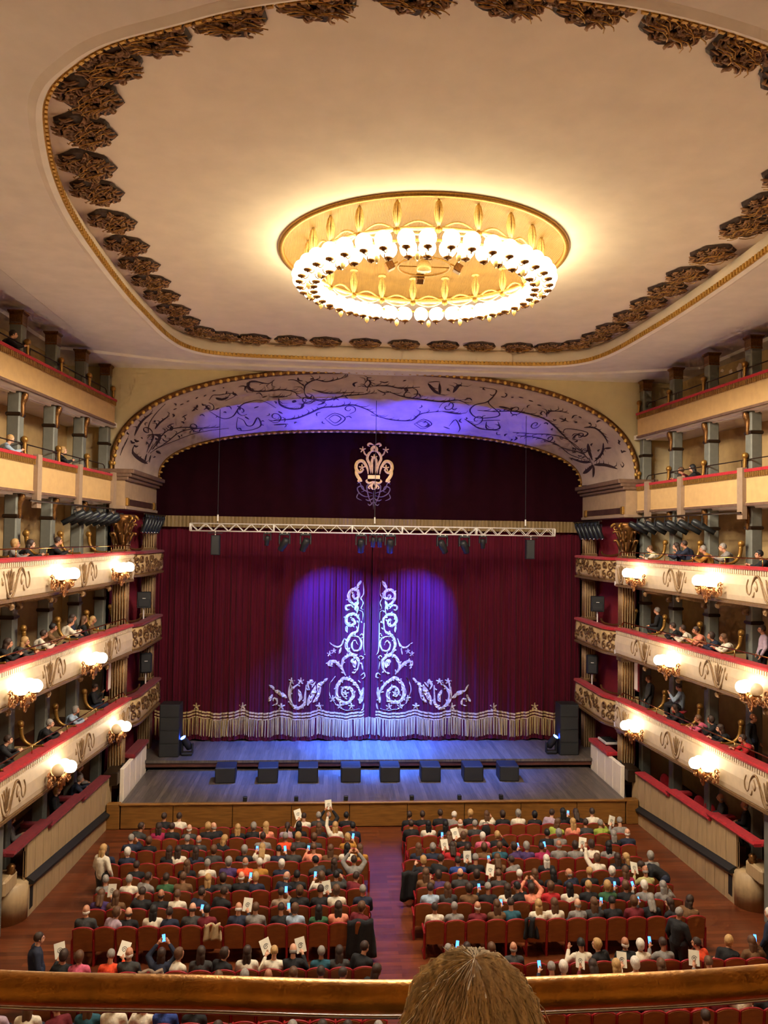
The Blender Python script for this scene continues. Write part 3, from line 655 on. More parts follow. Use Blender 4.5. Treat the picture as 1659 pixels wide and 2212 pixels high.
for s in (-1, 1):
    SD = SIDE[s]
    for lv in range(1, 6):
        zt, zb, x0 = ZT[lv], ZB[lv], PX[lv]
        org = Vector((side_x(s, x0, 24), 24, zb))
        t = thing('balcony', '%s balcony tier on the %s side, %s parapet with red velvet ledge' % (TIER[lv], SD, 'cream stucco' if lv < 4 else 'plain tan'), 'balcony', org)
        if lv < 4:
            pr = [(-.12, zb), (.0, zb), (.07, zb+.06), (.1, zb+.2), (.11, (zb+zt)/2), (.07, zt-.27), (.04, zt-.2), (.04, zt-.08), (-.12, zt-.08)]
            sweep(pr, s, x0, Y0, 28, 1, org=org).build('parapet', M['parapet_cream'], t)
            sweep([(.03, zt-.08), (.1, zt-.08), (.12, zt-.05), (.12, zt-.01), (.08, zt+.02), (-.24, zt+.02), (-.26, zt-.08)], s, x0, Y0, 28.02, 1, org=org).build('velvet_ledge', M['velvet'], t)
            mb = MB(); Y = Y0
            while Y < 27.98:
                sub = sweep([(.03, zt-.2), (.085, zt-.2), (.085, zt-.085), (.03, zt-.085)], s, x0, Y, Y+.055, 1, org=org); mb.add(sub.v, sub.f); Y += .1
            tag(mb.build('dentil_course', M['parapet_cream'], t), kind='stuff')
            sweep([(.0, zb-.05), (.09, zb-.05), (.1, zb+.03), (.0, zb+.05)], s, x0, Y0, 28, 1, org=org).build('lower_moulding', M['relief'], t)
            ry = {1: [19.5, 24.0, 27.6], 2: [21.7, 26.1, 17.4], 3: [19.4, 23.85, 27.9]}[lv]
            for Y in ry:
                zc = (zb+zt)/2-.05
                for st in relief_w(1):
                    pts = [(Y+a*.85, zc+b*1.0) for a, b in st]
                    pts = [q for q in pts if q[0] < 27.95]
                    if len(pts) < 2: continue
                    P3 = [(side_x(s, x0-.105, a)-org.x, a-org.y, b-org.z) for a, b in pts]
                    P3 = catmull(P3, 4) if len(P3) > 2 else P3
                    N = len(P3); MB().tube(P3, [.012+.016*math.sin(PI*i/max(1, N-1)) for i in range(N)], 5).build('stucco_relief', M['relief'], t, True)
        else:
            sweep([(-.12, zb), (.0, zb), (.03, zb+.04), (.0, zb+.08), (0, zt-.22), (.03, zt-.2), (.03, zt-.08), (-.12, zt-.08)], s, x0, Y0, 28, 1, org=org).build('parapet', M['parapet_tan'], t)
            sweep([(.02, zt-.09), (.06, zt-.09), (.07, zt-.02), (.05, zt), (-.26, zt), (-.26, zt-.09)], s, x0, Y0, 28.02, 1, org=org).build('velvet_ledge', M['velvet'], t)
            mb = MB(); Y = Y0
            while Y < 27.98:
                sub = sweep([(.02, zt-.24), (.055, zt-.24), (.055, zt-.095), (.02, zt-.095)], s, x0, Y, Y+.07, 1, org=org); mb.add(sub.v, sub.f); Y += .1
            tag(mb.build('gilded_fluting', M['gold'], t), kind='stuff')
            sweep([(-.02, zb-.03), (.05, zb-.03), (.05, zb+.04), (-.02, zb+.04)], s, x0, Y0, 28, 1, org=org).build('lower_moulding', M['cornice'], t)
            if lv == 4:
                for Y in ((18.6, 22.0, 24.86, 27.9) if s < 0 else (18.6, 21.45, 24.8, 27.1)):
                    sweep([(-.02, zb-.42), (.12, zb-.42), (.12, zt+.05), (-.02, zt+.05)], s, x0, Y-.13, Y+.13, 1, org=org).build('pilaster_strip', M['strip'], t)
        # slab, white soffit, back floor
        sweep([(-.05, zb-.04), (-.05, zb+.12), (x0-BW, zb+.12), (x0-BW, zb-.04)], s, x0, Y0, 28.4, 1, org=org).build('slab', M['soffit'], t)
        sweep([(-.25, zb+.12), (-.25, zt-.74), (x0-BW, zt-.74), (x0-BW, zb+.12)], s, x0, Y0, 28.3, 1, org=org).build('box_floor', M['wood_red'], t)
        if lv >= 4:
            for o_ in (.33, .5): sweep([(-o_, zb-.04), (-o_, zb-.09), (-o_-.07, zb-.09), (-o_-.07, zb-.04)], s, x0, Y0, 28.3, 1, org=org).build('soffit_moulding', M['soffit'], t)
        # consoles at the columns (S-shaped gilded brackets)
        for Y in COLY:
            if lv == 1: continue
            xc = 9.78 if lv >= 4 else 9.75; dz = 1.0 if lv >= 4 else .55; fo = (x0-.0) if lv < 4 else x0+.12
            a = Vector((side_x(s, 9.84, Y), Y, zb-.62*dz)); b = Vector((side_x(s, fo+.02, Y), Y, zb-.12))
            L = lambda u, z: a.lerp(b, u)*1+Vector((0, 0, 0)) if False else Vector((a.x+(b.x-a.x)*u, Y, z))
            zz = zb-.08
            pts = [L(-.02, zz-.62*dz), L(.12, zz-.58*dz), L(.1, zz-.42*dz), L(0.02, zz-.32*dz), L(.12, zz-.22*dz), L(.4, zz-.16*dz), L(.65, zz-.05), L(.85, zz-.02), L(1.0, zz-.1), L(.93, zz-.16)]
            P3 = [p-org for p in catmull(pts, 3)]; N = len(P3)
            rr = [.05+.05*math.sin(PI*i/(N-1)) for i in range(N)]
            if Y < 28.1: MB().tube(P3, rr, 6).build('console_bracket', M['gold_dark'] if lv >= 4 else M['relief'], t, True)
    # rails
    rail(s, 3, M['brass'], .24, .02, Y0, 27.9, [19.5, 21.2, 22.9, 24.6, 26.0, 27.3], 'brass_rail', 'polished brass rail above the third balcony ledge on the %s' % SD)
    rail(s, 2, M['brass'], .24, .12, Y0, 27.9, [18.7, 20.9, 23.1, 25.3, 27.1], 'brass_rail', 'polished brass rail above the second balcony ledge on the %s' % SD)
    rail(s, 1, M['brass'], .24, .12, Y0, 27.9, [18.7, 20.9, 23.1, 25.3, 27.1], 'brass_rail', 'polished brass rail above the first balcony ledge on the %s' % SD)
    for lv in (4, 5): rail(s, lv, M['bronze'], .3, .16, Y0, 27.6, [19.5, 21.8, 23.6, 25.4, 27.0], 'dark_rail', 'thin dark handrail above the %s balcony ledge on the %s' % (TIER[lv], SD))
    # columns and scrolled dividers
    for lv in range(0, 6):
        zf = (0 if lv == 0 else ZT[lv]-.74); zc = (ZB[lv+1]-.04 if lv < 5 else 16.06)
        for ci, Y in enumerate(COLY):
            X = side_x(s, 10.0, Y)
            pos = ORD[len(COLY)-1-ci]
            t = thing('column', 'square grey-green column, %s from the stage, %s %s' % (pos, {0: 'ground boxes', 1: 'first balcony', 2: 'second balcony', 3: 'third balcony', 4: 'fourth balcony', 5: 'fifth balcony'}[lv], SD+' side'), 'column', (X, Y, zf), kind='structure')
            h = zc-zf
            MB().cbox(-.17, .17, -.17, .17, 0, h, .03).build('shaft', M['column'], t)
            if lv == 5:
                MB().lathe([(.25, h-.4), (.24, h-.34), (.25, h-.1), (.31, h-.04), (.31, h)], n=4).xf(Matrix.Rotation(PI/4, 4, 'Z')).build('capital', M['gold_dark'], t)
            elif lv in (2, 3, 4):
                MB().lathe([(.245, h-.68), (.275, h-.65), (.275, h-.6), (.245, h-.57)], n=4).xf(Matrix.Rotation(PI/4, 4, 'Z')).build('collar', M['bronze'], t)
            if lv >= 1:
                zl = ZT[lv]-zf
                d = thing('scroll_divider', 'gilded scroll divider with ball beside the %s column from stage, %s balcony %s' % (pos, TIER[lv], SD), 'divider', (side_x(s, PX[lv]+.1, Y), Y, zf))
                w_ = side_x(s, 9.75, Y)-side_x(s, PX[lv]+.1, Y); ho = .62 if lv < 4 else .42
                pts = [(w_*u, 0, zl+z) for u, z in ((.05, .06), (.2, .03), (.45, .05), (.65, .14), (.78, .3), (.82, ho-.08))]
                P3 = catmull(pts, 4); N = len(P3)
                MB().tube(P3, [.03+.035*i/N for i in range(N)], 6).build('scroll', M['gold_leaf_dark'], d, True)
                MB().sphere((w_*.84, 0, zl+ho), .1, 10, 7).build('ball', M['gold_leaf_dark'], d, True)
                MB().box(min(0, w_), max(0, w_), -.03, .03, 0, zl+.02).build('partition', M['tan'], d)

# ---- wall sconces with opal globes
def sconce_meshes():
    rnd = random.Random(11); fo = MB()
    # local: x along wall, y out from wall, z up; cluster of leaf scrolls under the globes
    for k in range(22):
        a = rnd.uniform(-.36, .36); o = rnd.uniform(.06, .42); z = -rnd.uniform(.12, .5)
        if abs(a)+(o-.06)*.4 > .46: continue
        r = rnd.uniform(.05, .1); pl = rnd.uniform(0, PI)
        sp_ = spiral((0, 0), r, 1.2, rnd.uniform(0, 6), rnd.choice((-1, 1)), 10)
        fo.tube([(a+x*math.cos(pl), o+x*math.sin(pl)*.6, z+y) for x, y in sp_], [.028-.015*i/10 for i in range(11)], 5)
    for k in range(10):
        a = rnd.uniform(-.3, .3); fo.tube([(a*.4, .12, -.5), (a*.9, .3, -.36), (a, .36, -.22), (a*1.15, .32, -.13)], [.015, .04, .035, .01], 5)
    fo.lathe([(.02, -.62), (.06, -.56), (.05, -.5), (.12, -.42), (.1, -.34), (.17, -.28), (.12, -.2)], (0, .2, 0), 8)
    sc = MB()
    for k, (c, r, a0, sg) in enumerate((((.5, -.12), .13, .5, 1), ((.56, -.3), .11, 2, -1), ((.42, -.32), .1, 4, 1), ((.66, -.18), .07, 0, 1))):
        sc.tube([(x, .06+.02*k, z) for x, z in spiral(c, r, 1.4, a0, sg)], [.03-.018*i/14 for i in range(15)], 5)
    sc.tube([(.1, .1, -.3), (.3, .1, -.36), (.45, .08, -.25), (.6, .08, -.05), (.72, .07, -.02)], [.03, .035, .03, .03, .01], 5)
    gl = MB().sphere((0, 0, 0), .17, 20, 12); cup = MB().lathe([(.02, -.2), (.07, -.19), (.1, -.14), (.09, -.12)], n=10)
    return fo.mesh('gilded_foliage', M['relief_gold'], True), sc.mesh('side_scroll', M['relief_gold'], True), gl.mesh('globe', M['globe'], True), cup.mesh('globe_cup', M['gold_dark'], True)
M['relief_gold'] = mat('sconce_gilt', (176, 122, 78), .35, .6, var=.35, scale=18)
fo_, sc_, gl_, cup_ = sconce_meshes()
NEARW = ['nearest the stage']+['%s from the stage' % q for q in ORD[1:]]
for s in (-1, 1):
    for lv, ys in SC_Y.items():
        for k, Y in enumerate(ys):
            zc = {1: 3.6, 2: 6.22, 3: 8.87}[lv]
            t = thing('wall_sconce', 'gilded sconce with white globes on the %s balcony, %s side, %s' % (TIER[lv], SIDE[s], NEARW[k]), 'sconce', (side_x(s, PX[lv]-.1, Y), Y, zc), 0, 'globe sconces on the balcony fronts')
            # local y axis points into the hall
            t.rotation_euler = (0, 0, (-PI/2 if s < 0 else PI/2))
            inst('gilded_foliage', fo_, t)
            # scroll towards the back of the hall
            inst('side_scroll', sc_, t, None, (0, 0, 0), (0, 0, 0), (1 if s < 0 else -1, 1, 1))
            for q, (gx, gy, gz) in enumerate(((-.24, .2, 0), (.24, .2, 0), (0, .44, .02))):
                ax = gx*(1 if s < 0 else -1)
                off = (s < 0 and lv == 1 and ax > .1) or (s > 0 and lv == 2 and k == 1 and ax > .1)
                g = inst('globe', gl_, t, M['globe_off'] if off else M['globe'], (gx, gy, gz)); inst('globe_cup', cup_, g)
            ld = bpy.data.lights.new('sconce_lamp', 'POINT'); ld.energy = SCONCE_W; ld.color = (1, .86, .66); ld.shadow_soft_size = .15
            lo = bpy.data.objects.new('sconce_lamp', ld); COL.objects.link(lo); lo.parent = t; lo.location = (0, .4, .22)

# ---- ground-level boxes along the stalls
for s in (-1, 1):
    SD = SIDE[s]
    org = Vector((side_x(s, 9.15, 24, .05), 24, 0))
    t = thing('parterre_wall', 'cream panelled wall of the ground boxes along the %s side of the stalls' % SD, 'wall', org, kind='structure')
    zs = lambda Y: .5+(27.4-Y)*.065                     # sloping black slot
    n = 13
    for i in range(n):
        a = 20.9+(27.5-20.9)*i/n; b = 20.9+(27.5-20.9)*(i+1)/n-.018
        mb = MB(); secs = []
        for Y in (a, b):
            X = 9.15+(28-Y)*.05
            secs.append([(s*X-org.x, Y-org.y, 0), (s*X-org.x, Y-org.y, zs(Y)-.1), (s*(X+.06)-org.x, Y-org.y, zs(Y)-.1), (s*(X+.06)-org.x, Y-org.y, 0)])
        mb.loft(secs).build('lower_panel', M['panel'], t)
        mb = MB(); secs = []
        zt_ = [2.05, 1.92, 1.8][0 if a < 22.2 else 1 if a < 24.7 else 2]-.1
        for Y in (a, b):
            X = 9.2+(28-Y)*.05
            secs.append([(s*X-org.x, Y-org.y, zs(Y)+.1), (s*X-org.x, Y-org.y, zt_), (s*(X+.08)-org.x, Y-org.y, zt_), (s*(X+.08)-org.x, Y-org.y, zs(Y)+.1)])
        mb.loft(secs).build('upper_panel', M['panel'], t)
    mb = MB(); secs = []
    for Y in (20.95, 27.5):
        X = 9.15+(28-Y)*.05
        secs.append([(s*(X-.1)-org.x, Y-org.y, zs(Y)-.1), (s*(X-.12)-org.x, Y-org.y, zs(Y)-.02), (s*(X+.08)-org.x, Y-org.y, zs(Y)+.1), (s*(X+.08)-org.x, Y-org.y, zs(Y)-.1)])
    mb.loft(secs).build('black_slot', M['rubber'], t)
    mb = MB()
    for Y in (20.9, 27.5): pass
    secs = []
    for Y in (20.9, 27.5):
        X = 9.25+(28-Y)*.05
        secs.append([(s*X-org.x, Y-org.y, 0), (s*X-org.x, Y-org.y, 1.7), (s*(X+.05)-org.x, Y-org.y, 1.7), (s*(X+.05)-org.x, Y-org.y, 0)])
    MB().loft(secs).build('wall_core', M['panel'], t)
    # rounded end of the wall + plinths
    mb = MB(); secs = []
    for k in range(9):
        a = PI/2*k/8; X = 9.5+.55*(1-math.cos(a)); Y = 20.9-.55*math.sin(a)
        secs.append([(s*X-org.x, Y-org.y, 0), (s*X-org.x, Y-org.y, .92), (s*(X+.2)-org.x, Y-org.y+.15, .98), (s*(X+.4)-org.x, Y-org.y+.25, .98), (s*(X+.4)-org.x, Y-org.y+.25, 0)])
    mb.loft(secs).build('rounded_end', M['panel'], t, True)
    MB().cbox(*sorted((s*9.72-org.x, s*10.2-org.x)), 19.95-24, 20.75-24, .9, 1.32, .06).build('cap_block', M['panel'], t)
    MB().lathe([(.1, 0), (.13, .05), (.09, .1), (.11, .18), (.05, .24)], (s*9.8-org.x, 20.5-24, 1.3), 8).build('finial', M['gold_dark'], t, True)
    MB().box(*sorted((s*9.49-org.x, s*9.56-org.x)), 21.0-24, 21.22-24, .16, .72).build('vent', M['rubber'], t)
    # pier at the end of the boxes
    struct(MB().cbox(*sorted((s*9.75, s*10.3)), 19.35, 19.9, 0, 3.06, .05).build('pier', M['column']), 'square grey pier at the near end of the %s ground boxes' % SD)
    # stepped velvet ledges
    for k, (ya, yb, z) in enumerate(((19.9, 22.25, 2.05), (22.15, 24.75, 1.92), (24.65, 27.0, 1.8))):
        l = MB(); secs = []
        for Y in (ya, ya+.1, yb-.1, yb):
            X = 9.2+(28-Y)*.05; e = .04 if Y in (ya, yb) else 0
            secs.append([(s*(X-.08), Y, z-.1), (s*(X-.12), Y, z-.04), (s*(X-.1), Y, z+.02-e), (s*(X+.2), Y, z+.03-e), (s*(X+.22), Y, z-.1)])
        l.loft(secs)
        for Y in (ya+.05,):
            X = 9.2+(28-Y)*.05; l.cbox(*sorted((s*(X+.1), s*(X+.75))), Y-.08, Y+.16, z-.1, z+.03, .03)
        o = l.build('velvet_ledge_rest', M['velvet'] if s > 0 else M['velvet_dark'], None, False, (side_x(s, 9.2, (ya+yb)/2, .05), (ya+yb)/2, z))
        tag(o, 'red velvet arm ledge on ground box %s from the stage, %s side' % (ORD[2-k], SD), 'ledge', 'velvet ledges on the ground boxes')
    struct(MB().box(*sorted((s*9.72, s*11.45)), 20.95, 28.4, .0, .95).build('box_platform', M['wood_red']), 'raised floor of the %s ground boxes' % SD)
# entrance curtain at the right edge, and its twin
for s in (1,):
    mb = MB()
    mb.v = []; nx = 30
    for j in range(2):
        for i in range(nx+1): mb.v.append((9.95+.06*math.sin(i*1.9), 19.2-1.3*i/nx, 3.0*j))
    mb.f = [(i, i+1, nx+2+i, nx+1+i) for i in range(nx)]
    o = mb.build('door_curtain', M['velvet'], None, True, (9.95, 18.6, 0)); sm = o.modifiers.new('t', 'SOLIDIFY'); sm.thickness = .03
    tag(o, 'red velvet door curtain beside the pier at the right edge', 'curtain')

for s in (-1, 1):
    t = thing('white_panel', 'tall white board in a dark red frame by the first balcony pilaster, %s side' % SIDE[s], 'panel', (s*9.5, 27.75, 4.5))
    MB().cbox(-.03, .03, -.2, .2, 0, 1.25, .01).build('frame', M['velvet_dark'], t); MB().box(-.035, .035, -.15, .15, .05, 1.2).build('board', M['plaster'], t)
# ---- stage boxes between the galleries and the proscenium
BZ = {1: (4.05, 2.98), 2: (6.67, 5.68), 3: (9.34, 8.45)}
def box_plan(u):
    """plan of the box front from Y=28 to 32.7"""
    if u < .35:
        t = u/.35; return 9.32-.5*math.sin(PI/2*t)**1.4, 28.02+1.5*t
    t = (u-.35)/.65; return 8.82+.05*t*0, 29.52+3.2*t
for s in (-1, 1):
    SD = SIDE[s]
    for lv, (zt, zb) in BZ.items():
        org = Vector((s*9.0, 30.3, zb))
        t = thing('stage_box', 'curved gilt-relief box front beside the stage, %s level on the %s' % (TIER[lv], SD), 'theatre box', org)
        N = 20
        pl = [box_plan(i/N) for i in range(N+1)]
        def bsec(x, y, prof): return [(s*(x-o)-org.x, y-org.y, z-org.z) for o, z in prof]
        MB().loft([bsec(x, y, [(-.1, zb+.05), (0, zb+.05), (.06, zb+.2), (.05, (zt+zb)/2), (0, zt-.1), (-.1, zt-.1)]) for x, y in pl]).build('box_front', M['parapet_gilt'] if 'parapet_gilt' in M else M.setdefault('parapet_gilt', mat('box_front_ochre', (206, 172, 118), .5, .05, var=.2, scale=8)), t, True)
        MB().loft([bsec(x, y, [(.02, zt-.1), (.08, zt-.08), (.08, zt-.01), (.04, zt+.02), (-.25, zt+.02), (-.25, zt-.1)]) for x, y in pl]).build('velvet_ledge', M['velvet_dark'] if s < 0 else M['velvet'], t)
        MB().loft([bsec(x, y, [(-.1, zb-.06), (.06, zb-.04), (.08, zb+.04), (-.1, zb+.06)]) for x, y in pl]).build('lower_moulding', M['relief'], t)
        MB().loft([bsec(x, y, [(-.08, zb), (-.08, zb+.08), (-.9, zb+.08), (-.9, zb)]) for x, y in pl]).build('box_floor', M['wood_red'], t)
        def bs(u, v):
            x, y = box_plan(max(0, min(1, u/5.2))); return (s*(x-.065)-org.x, y-org.y, v-org.z)
        rnd = random.Random(lv*3+s)
        zc = (zt+zb)/2
        for c, r, a0, sg in ((.35, .24, 0, 1), (.75, .2, 2, -1), (1.05, .24, 1, 1), (1.45, .22, 3, -1)):     # big scrolls on the curved part
            for dz in (.14, -.2):
                MB().tube(catmull([bs(x, y) for x, y in spiral((c, zc+dz), r*.75, 1.35, a0+dz*6, sg)], 2), .032, 5).build('relief_scroll', M['relief_dark'], t, True)
        for k in range(22):                                                                # leafy panel on the straight part
            c = (2.0+3.0*((k*.618) % 1), zc+rnd.uniform(-.26, .28)); r = rnd.uniform(.12, .2)
            MB().tube(catmull([bs(x, y) for x, y in spiral(c, r, 1.1, rnd.uniform(0, 6), rnd.choice((-1, 1)), 9)], 2), .026, 5).build('relief_scroll', M['relief_dark'], t, True)
        # curling gilt arm on the ledge
        P3 = catmull([(s*9.25-org.x, 28.3-org.y+0, zt+.5-org.z), (s*9.2-org.x, 28.6-org.y, zt+.2-org.z), (s*9.1-org.x, 29.2-org.y, zt+.08-org.z), (s*9.0-org.x, 29.9-org.y, zt+.1-org.z), (s*9.0-org.x, 30.1-org.y, zt+.22-org.z)], 3)
        MB().tube(P3, .045, 6).build('gilt_arm', M['gold_dark'], t, True)
    # crimson walls behind the boxes, pilasters
    struct(MB().box(*sorted((s*9.75, s*9.9)), 28.5, 33.4, 0, 11).build('wall_box_'+SD, M['crimson_wall']), 'crimson wall behind the %s stage boxes' % SD)
    for Y, nm in ((28.25, 'nearest the balconies'), (32.45, 'nearest the curtain')):
        for za, zb_, lvn in ((1.0, 2.95, 'ground'), (4.0, 5.66, 'first'), (6.6, 8.42, 'second'), (9.3, 10.4, 'third')):
            t = thing('pilaster', 'fluted gilt pilaster %s, %s level of the %s stage boxes' % (nm, lvn, SD), 'pilaster', (s*9.3, Y, za), kind='structure')
            h = zb_-za; hx = .24
            MB().box(-hx, hx, -.2, .2, 0, h).build('core', M['panel'], t)
            MB().cbox(-hx-.04, hx+.04, -.24, .24, 0, .14, .02).build('base', M['relief'], t)
            MB().cbox(-hx-.05, hx+.05, -.25, .25, h-.14, h, .02).build('cap', M['relief'], t)
            for k in range(5):
                x = -.19+.095*k
                MB().tube([(x, -.2, .16), (x, -.2, h-.16)], .03, 6).build('flute', M['gold_dark'] if Y < 30 else M['relief'], t, True)
                MB().tube([(-s*hx, -.16+.08*k, .16), (-s*hx, -.16+.08*k, h-.16)], .026, 6).build('flute', M['relief'], t, True)
    # gilded composite capital under the entablature
    t = thing('capital', 'large gilded capital with curling leaves beside the %s spotlights' % SD, 'capital', (s*9.25, 28.2, 9.6), kind='structure')
    MB().lathe([(.22, 0), (.2, .1), (.24, .5), (.34, .85), (.42, .95), (.42, 1.08)], n=8).build('bell', M['gold_dark'], t, True)
    for row, (z0, n, L) in enumerate(((.05, 8, .42), (.38, 8, .42))):
        for k in range(n):
            a = 2*PI*(k+.5*row)/n; c, q = math.cos(a), math.sin(a)
            MB().tube([(c*.2, q*.2, z0), (c*.27, q*.27, z0+L*.5), (c*.36, q*.36, z0+L*.9), (c*.46, q*.46, z0+L*.85), (c*.46, q*.46, z0+L*.68)], [.05, .07, .06, .045, .02], 5).build('acanthus_leaf', M['gold_dark'], t, True)
    for k in range(4):
        a = PI/4+PI/2*k; MB().tube([(math.cos(a)*(.42+x), math.sin(a)*(.42+x), .9+z) for x, z in spiral((0, 0), .17, 1.3, 0, 1)], [.05-.03*i/14 for i in range(15)], 5).build('volute', M['gold'], t, True)
    # entablature
    t = thing('entablature', 'brown marble and tan entablature carrying the %s foot of the arch' % SD, 'entablature', (s*9.5, 30.8, 10.9), kind='structure')
    X = lambda a, b: sorted((s*a-s*9.5, s*b-s*9.5))
    MB().box(*X(9.2, 10.4), -2.7, 2.3, -.0, 1.4).build('frieze', M['frieze'], t)
    for k, (o_, za, zb_) in enumerate(((.42, 1.26, 1.42), (.3, 1.14, 1.27), (.16, 1.02, 1.15))):
        MB().cbox(*X(9.2-o_*.8, 10.4), -2.75-o_*.2, 2.3+o_*.2, za, zb_, .02).build('cornice_step', M['cornice'], t)
    MB().box(*X(9.17, 9.3), -2.4, 1.6, .14, .36).build('marble_panel', M['marble'], t)
    MB().cbox(*X(9.14, 10.4), -2.72, 2.32, -.02, .1, .02).build('architrave', M['strip'], t)
    for Y in (-2.45, 1.75): MB().cbox(*X(9.12, 9.3), Y-.12, Y+.12, .1, .4, .02).build('gilt_block', M['gold'], t)
    # apron side wall with velvet top
    t = thing('apron_side_wall', 'pale panelled low wall closing the %s end of the stage apron, red top' % SD, 'wall', (s*8.85, 29, AZ), kind='structure')
    for k in range(4):
        a = -1.5+.82*k; MB().cbox(*sorted((-s*.03, s*.12)), a, a+.8, -.85, 1.0, .015).build('panel', M['plaster'], t)
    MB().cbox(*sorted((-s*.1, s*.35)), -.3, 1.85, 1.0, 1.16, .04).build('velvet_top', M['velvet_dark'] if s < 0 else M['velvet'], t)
    MB().cbox(*sorted((s*.12, s*.6)), -1.8, -.2, .5, .95, .03).build('dark_cabinet', M['bronze'], t)

# ================================================================== CHANDELIER
def chandelier():
    c = Vector((.3, 18.0, 16.1)); rx, ry = 2.75, 2.5
    t = thing('chandelier', 'huge ring chandelier of glowing white globes hanging below the gold ceiling dish', 'chandelier', c)
    glob = MB().sphere((0, 0, 0), .185, 18, 12).mesh('globe', M['globe'], True)
    cup = MB().lathe([(.015, -.24), (.03, -.22), (.09, -.2), (.1, -.17), (.05, -.15), (.05, -.13)], n=10).mesh('globe_cup', M['gold_dark'], True)
    arm = MB().tube(catmull([(0, -.02, -.1), (.0, .02, -.2), (0, .08, -.24), (0, .14, -.2), (0, .15, -.14)], 3), .014, 5).mesh('arm', M['gold_dark'], True)
    stem = MB()
    for k in range(6):
        a = k*PI/3; stem.tube([(0, 0, 0), (.05*math.cos(a), .05*math.sin(a), .18), (.07*math.cos(a), .07*math.sin(a), .34), (.04*math.cos(a), .04*math.sin(a), .52), (0, 0, .62)], [.01, .03, .035, .03, .01], 5)
    stem.lathe([(.11, .62), (.1, .66), (.03, .67)], n=10)
    stem = stem.mesh('glass_stem', M['glass'], True)
    N = 20
    loopm = None
    pend = MB().lathe([(.01, -.26), (.05, -.2), (.06, -.12), (.02, -.06)], n=8).mesh('glass_pendant', M['glass'], True)
    for k in range(N):
        a = 2*PI*k/N; P = lambda an, r, z: Vector((rx*r*math.cos(an), ry*r*math.sin(an), z))
        inst('glass_stem', stem, t, None, P(a, 1.0, .27))
        kn = MB().sphere((0, 0, 0), .07, 10, 7); o = kn.build('knob', M['gold'], t, True); o.location = P(a, 1, .24)
        b = 2*PI*(k+1)/N; q0, q1 = P(a, 1, .24), P(b, 1, .24)
        # lens-shaped pressed glass loop between two stems
        mb = MB(); d = (q1-q0)
        for sg, bulge in ((1, .16), (-1, .12), (0, 0)):
            pts = [q0+d*(.08+.84*u)+Vector((0, 0, sg*bulge*math.sin(PI*u)+.03)) for u in [i/8 for i in range(9)]]
            mb.tube(pts, .025 if sg else .05, 5)
        mid = q0+d*.5
        mb.build('glass_loop', M['glass'], t, True, None)
        for j, (da, rr, z) in enumerate(((-.075, 1.07, .0), (.075, 1.07, .0), (-.075, .95, -.1), (.075, .95, -.1))):
            g = inst('globe', glob, t, None, P(a+da+PI/N, rr, z)); inst('globe_cup', cup, g)
            inst('arm', arm, g, None, (0, 0, 0), (0, 0, a+PI/2+(0 if j < 2 else PI)))
        inst('glass_pendant', pend, t, None, P(a+PI/N, 1.0, -.16))
        ld = bpy.data.lights.new('chandelier_lamp', 'SPOT'); ld.energy = CHANDELIER_W; ld.color = (1, .89, .72); ld.shadow_soft_size = .12; ld.spot_size = math.radians(172); ld.spot_blend = .25
        lo = bpy.data.objects.new('chandelier_lamp', ld); COL.objects.link(lo); lo.parent = t; lo.location = P(a+PI/N, 1.01, -.42)
    MB().tube([(rx*math.cos(2*PI*k/60), ry*math.sin(2*PI*k/60), .02) for k in range(60)], .03, 6, True).build('carrying_ring', M['gold'], t, True)
    # central ring of small spotlights
    c2 = Vector((.3, 18.0, 16.45))
    t = thing('spotlight_ring', 'small gold ring with four spotlights in the middle of the ceiling dish', 'light fitting', c2)
    MB().tube([(.62*math.cos(2*PI*k/40), .62*math.sin(2*PI*k/40), 0) for k in range(40)], .025, 6, True).build('ring', M['gold'], t, True)
    MB().tube([(-.62, 0, 0), (.62, 0, 0)], .015, 5).build('crossbar', M['gold'], t)
    MB().lathe([(.17, -.1), (.18, 0), (.14, .08), (.1, .15), (.03, .2), (.03, .62)], n=14).build('hub', M['glass'], t, True)
    for k in range(4):
        a = PI/2*k; h = thing('spot_head', None, None); h.parent = t; h.location = (.8*math.cos(a), .8*math.sin(a), 0); h.rotation_euler = (0, .5, a)
        MB().cbox(-.08, .12, -.1, .1, -.1, .1, .02).build('housing', M['gold_dark'], h)
        MB().box(-.2, -.08, -.02, .02, -.02, .02).build('spot_arm', M['gold'], h)
chandelier()

# ================================================================== TRUSS AND STAGE GEAR
TX0, TX1, TY, TZ = -7.28, 7.17, 30.5, 10.3
t = thing('lighting_truss', 'long silver lattice truss hung across the stage front', 'truss', (0, TY, TZ))
hs = .145
for y in (-hs, hs):
    for z in (-hs, hs): MB().tube([(TX0, y, z), (TX1, y, z)], .026, 6).build('chord', M['steel'], t, True)
xs = [TX0, -4.05, -.97, 1.02, 4.0, TX1]
for x in xs:
    for y in (-hs, hs): MB().tube([(x, y, -hs), (x, y, hs)], .03, 6).build('end_brace', M['steel'], t, True)
for a, b in zip(xs, xs[1:]):
    n = max(2, round((b-a)/.3)); d = (b-a)/n
    for k in range(n):
        u, v = (-hs, hs) if k % 2 else (hs, -hs)
        for y in (-hs, hs): MB().tube([(a+k*d, y, u), (a+(k+1)*d, y, v)], .012, 5).build('lattice_bar', M['steel'], t)
        MB().tube([(a+k*d, u, hs), (a+(k+1)*d, v, hs)], .012, 5).build('lattice_bar', M['steel'], t)
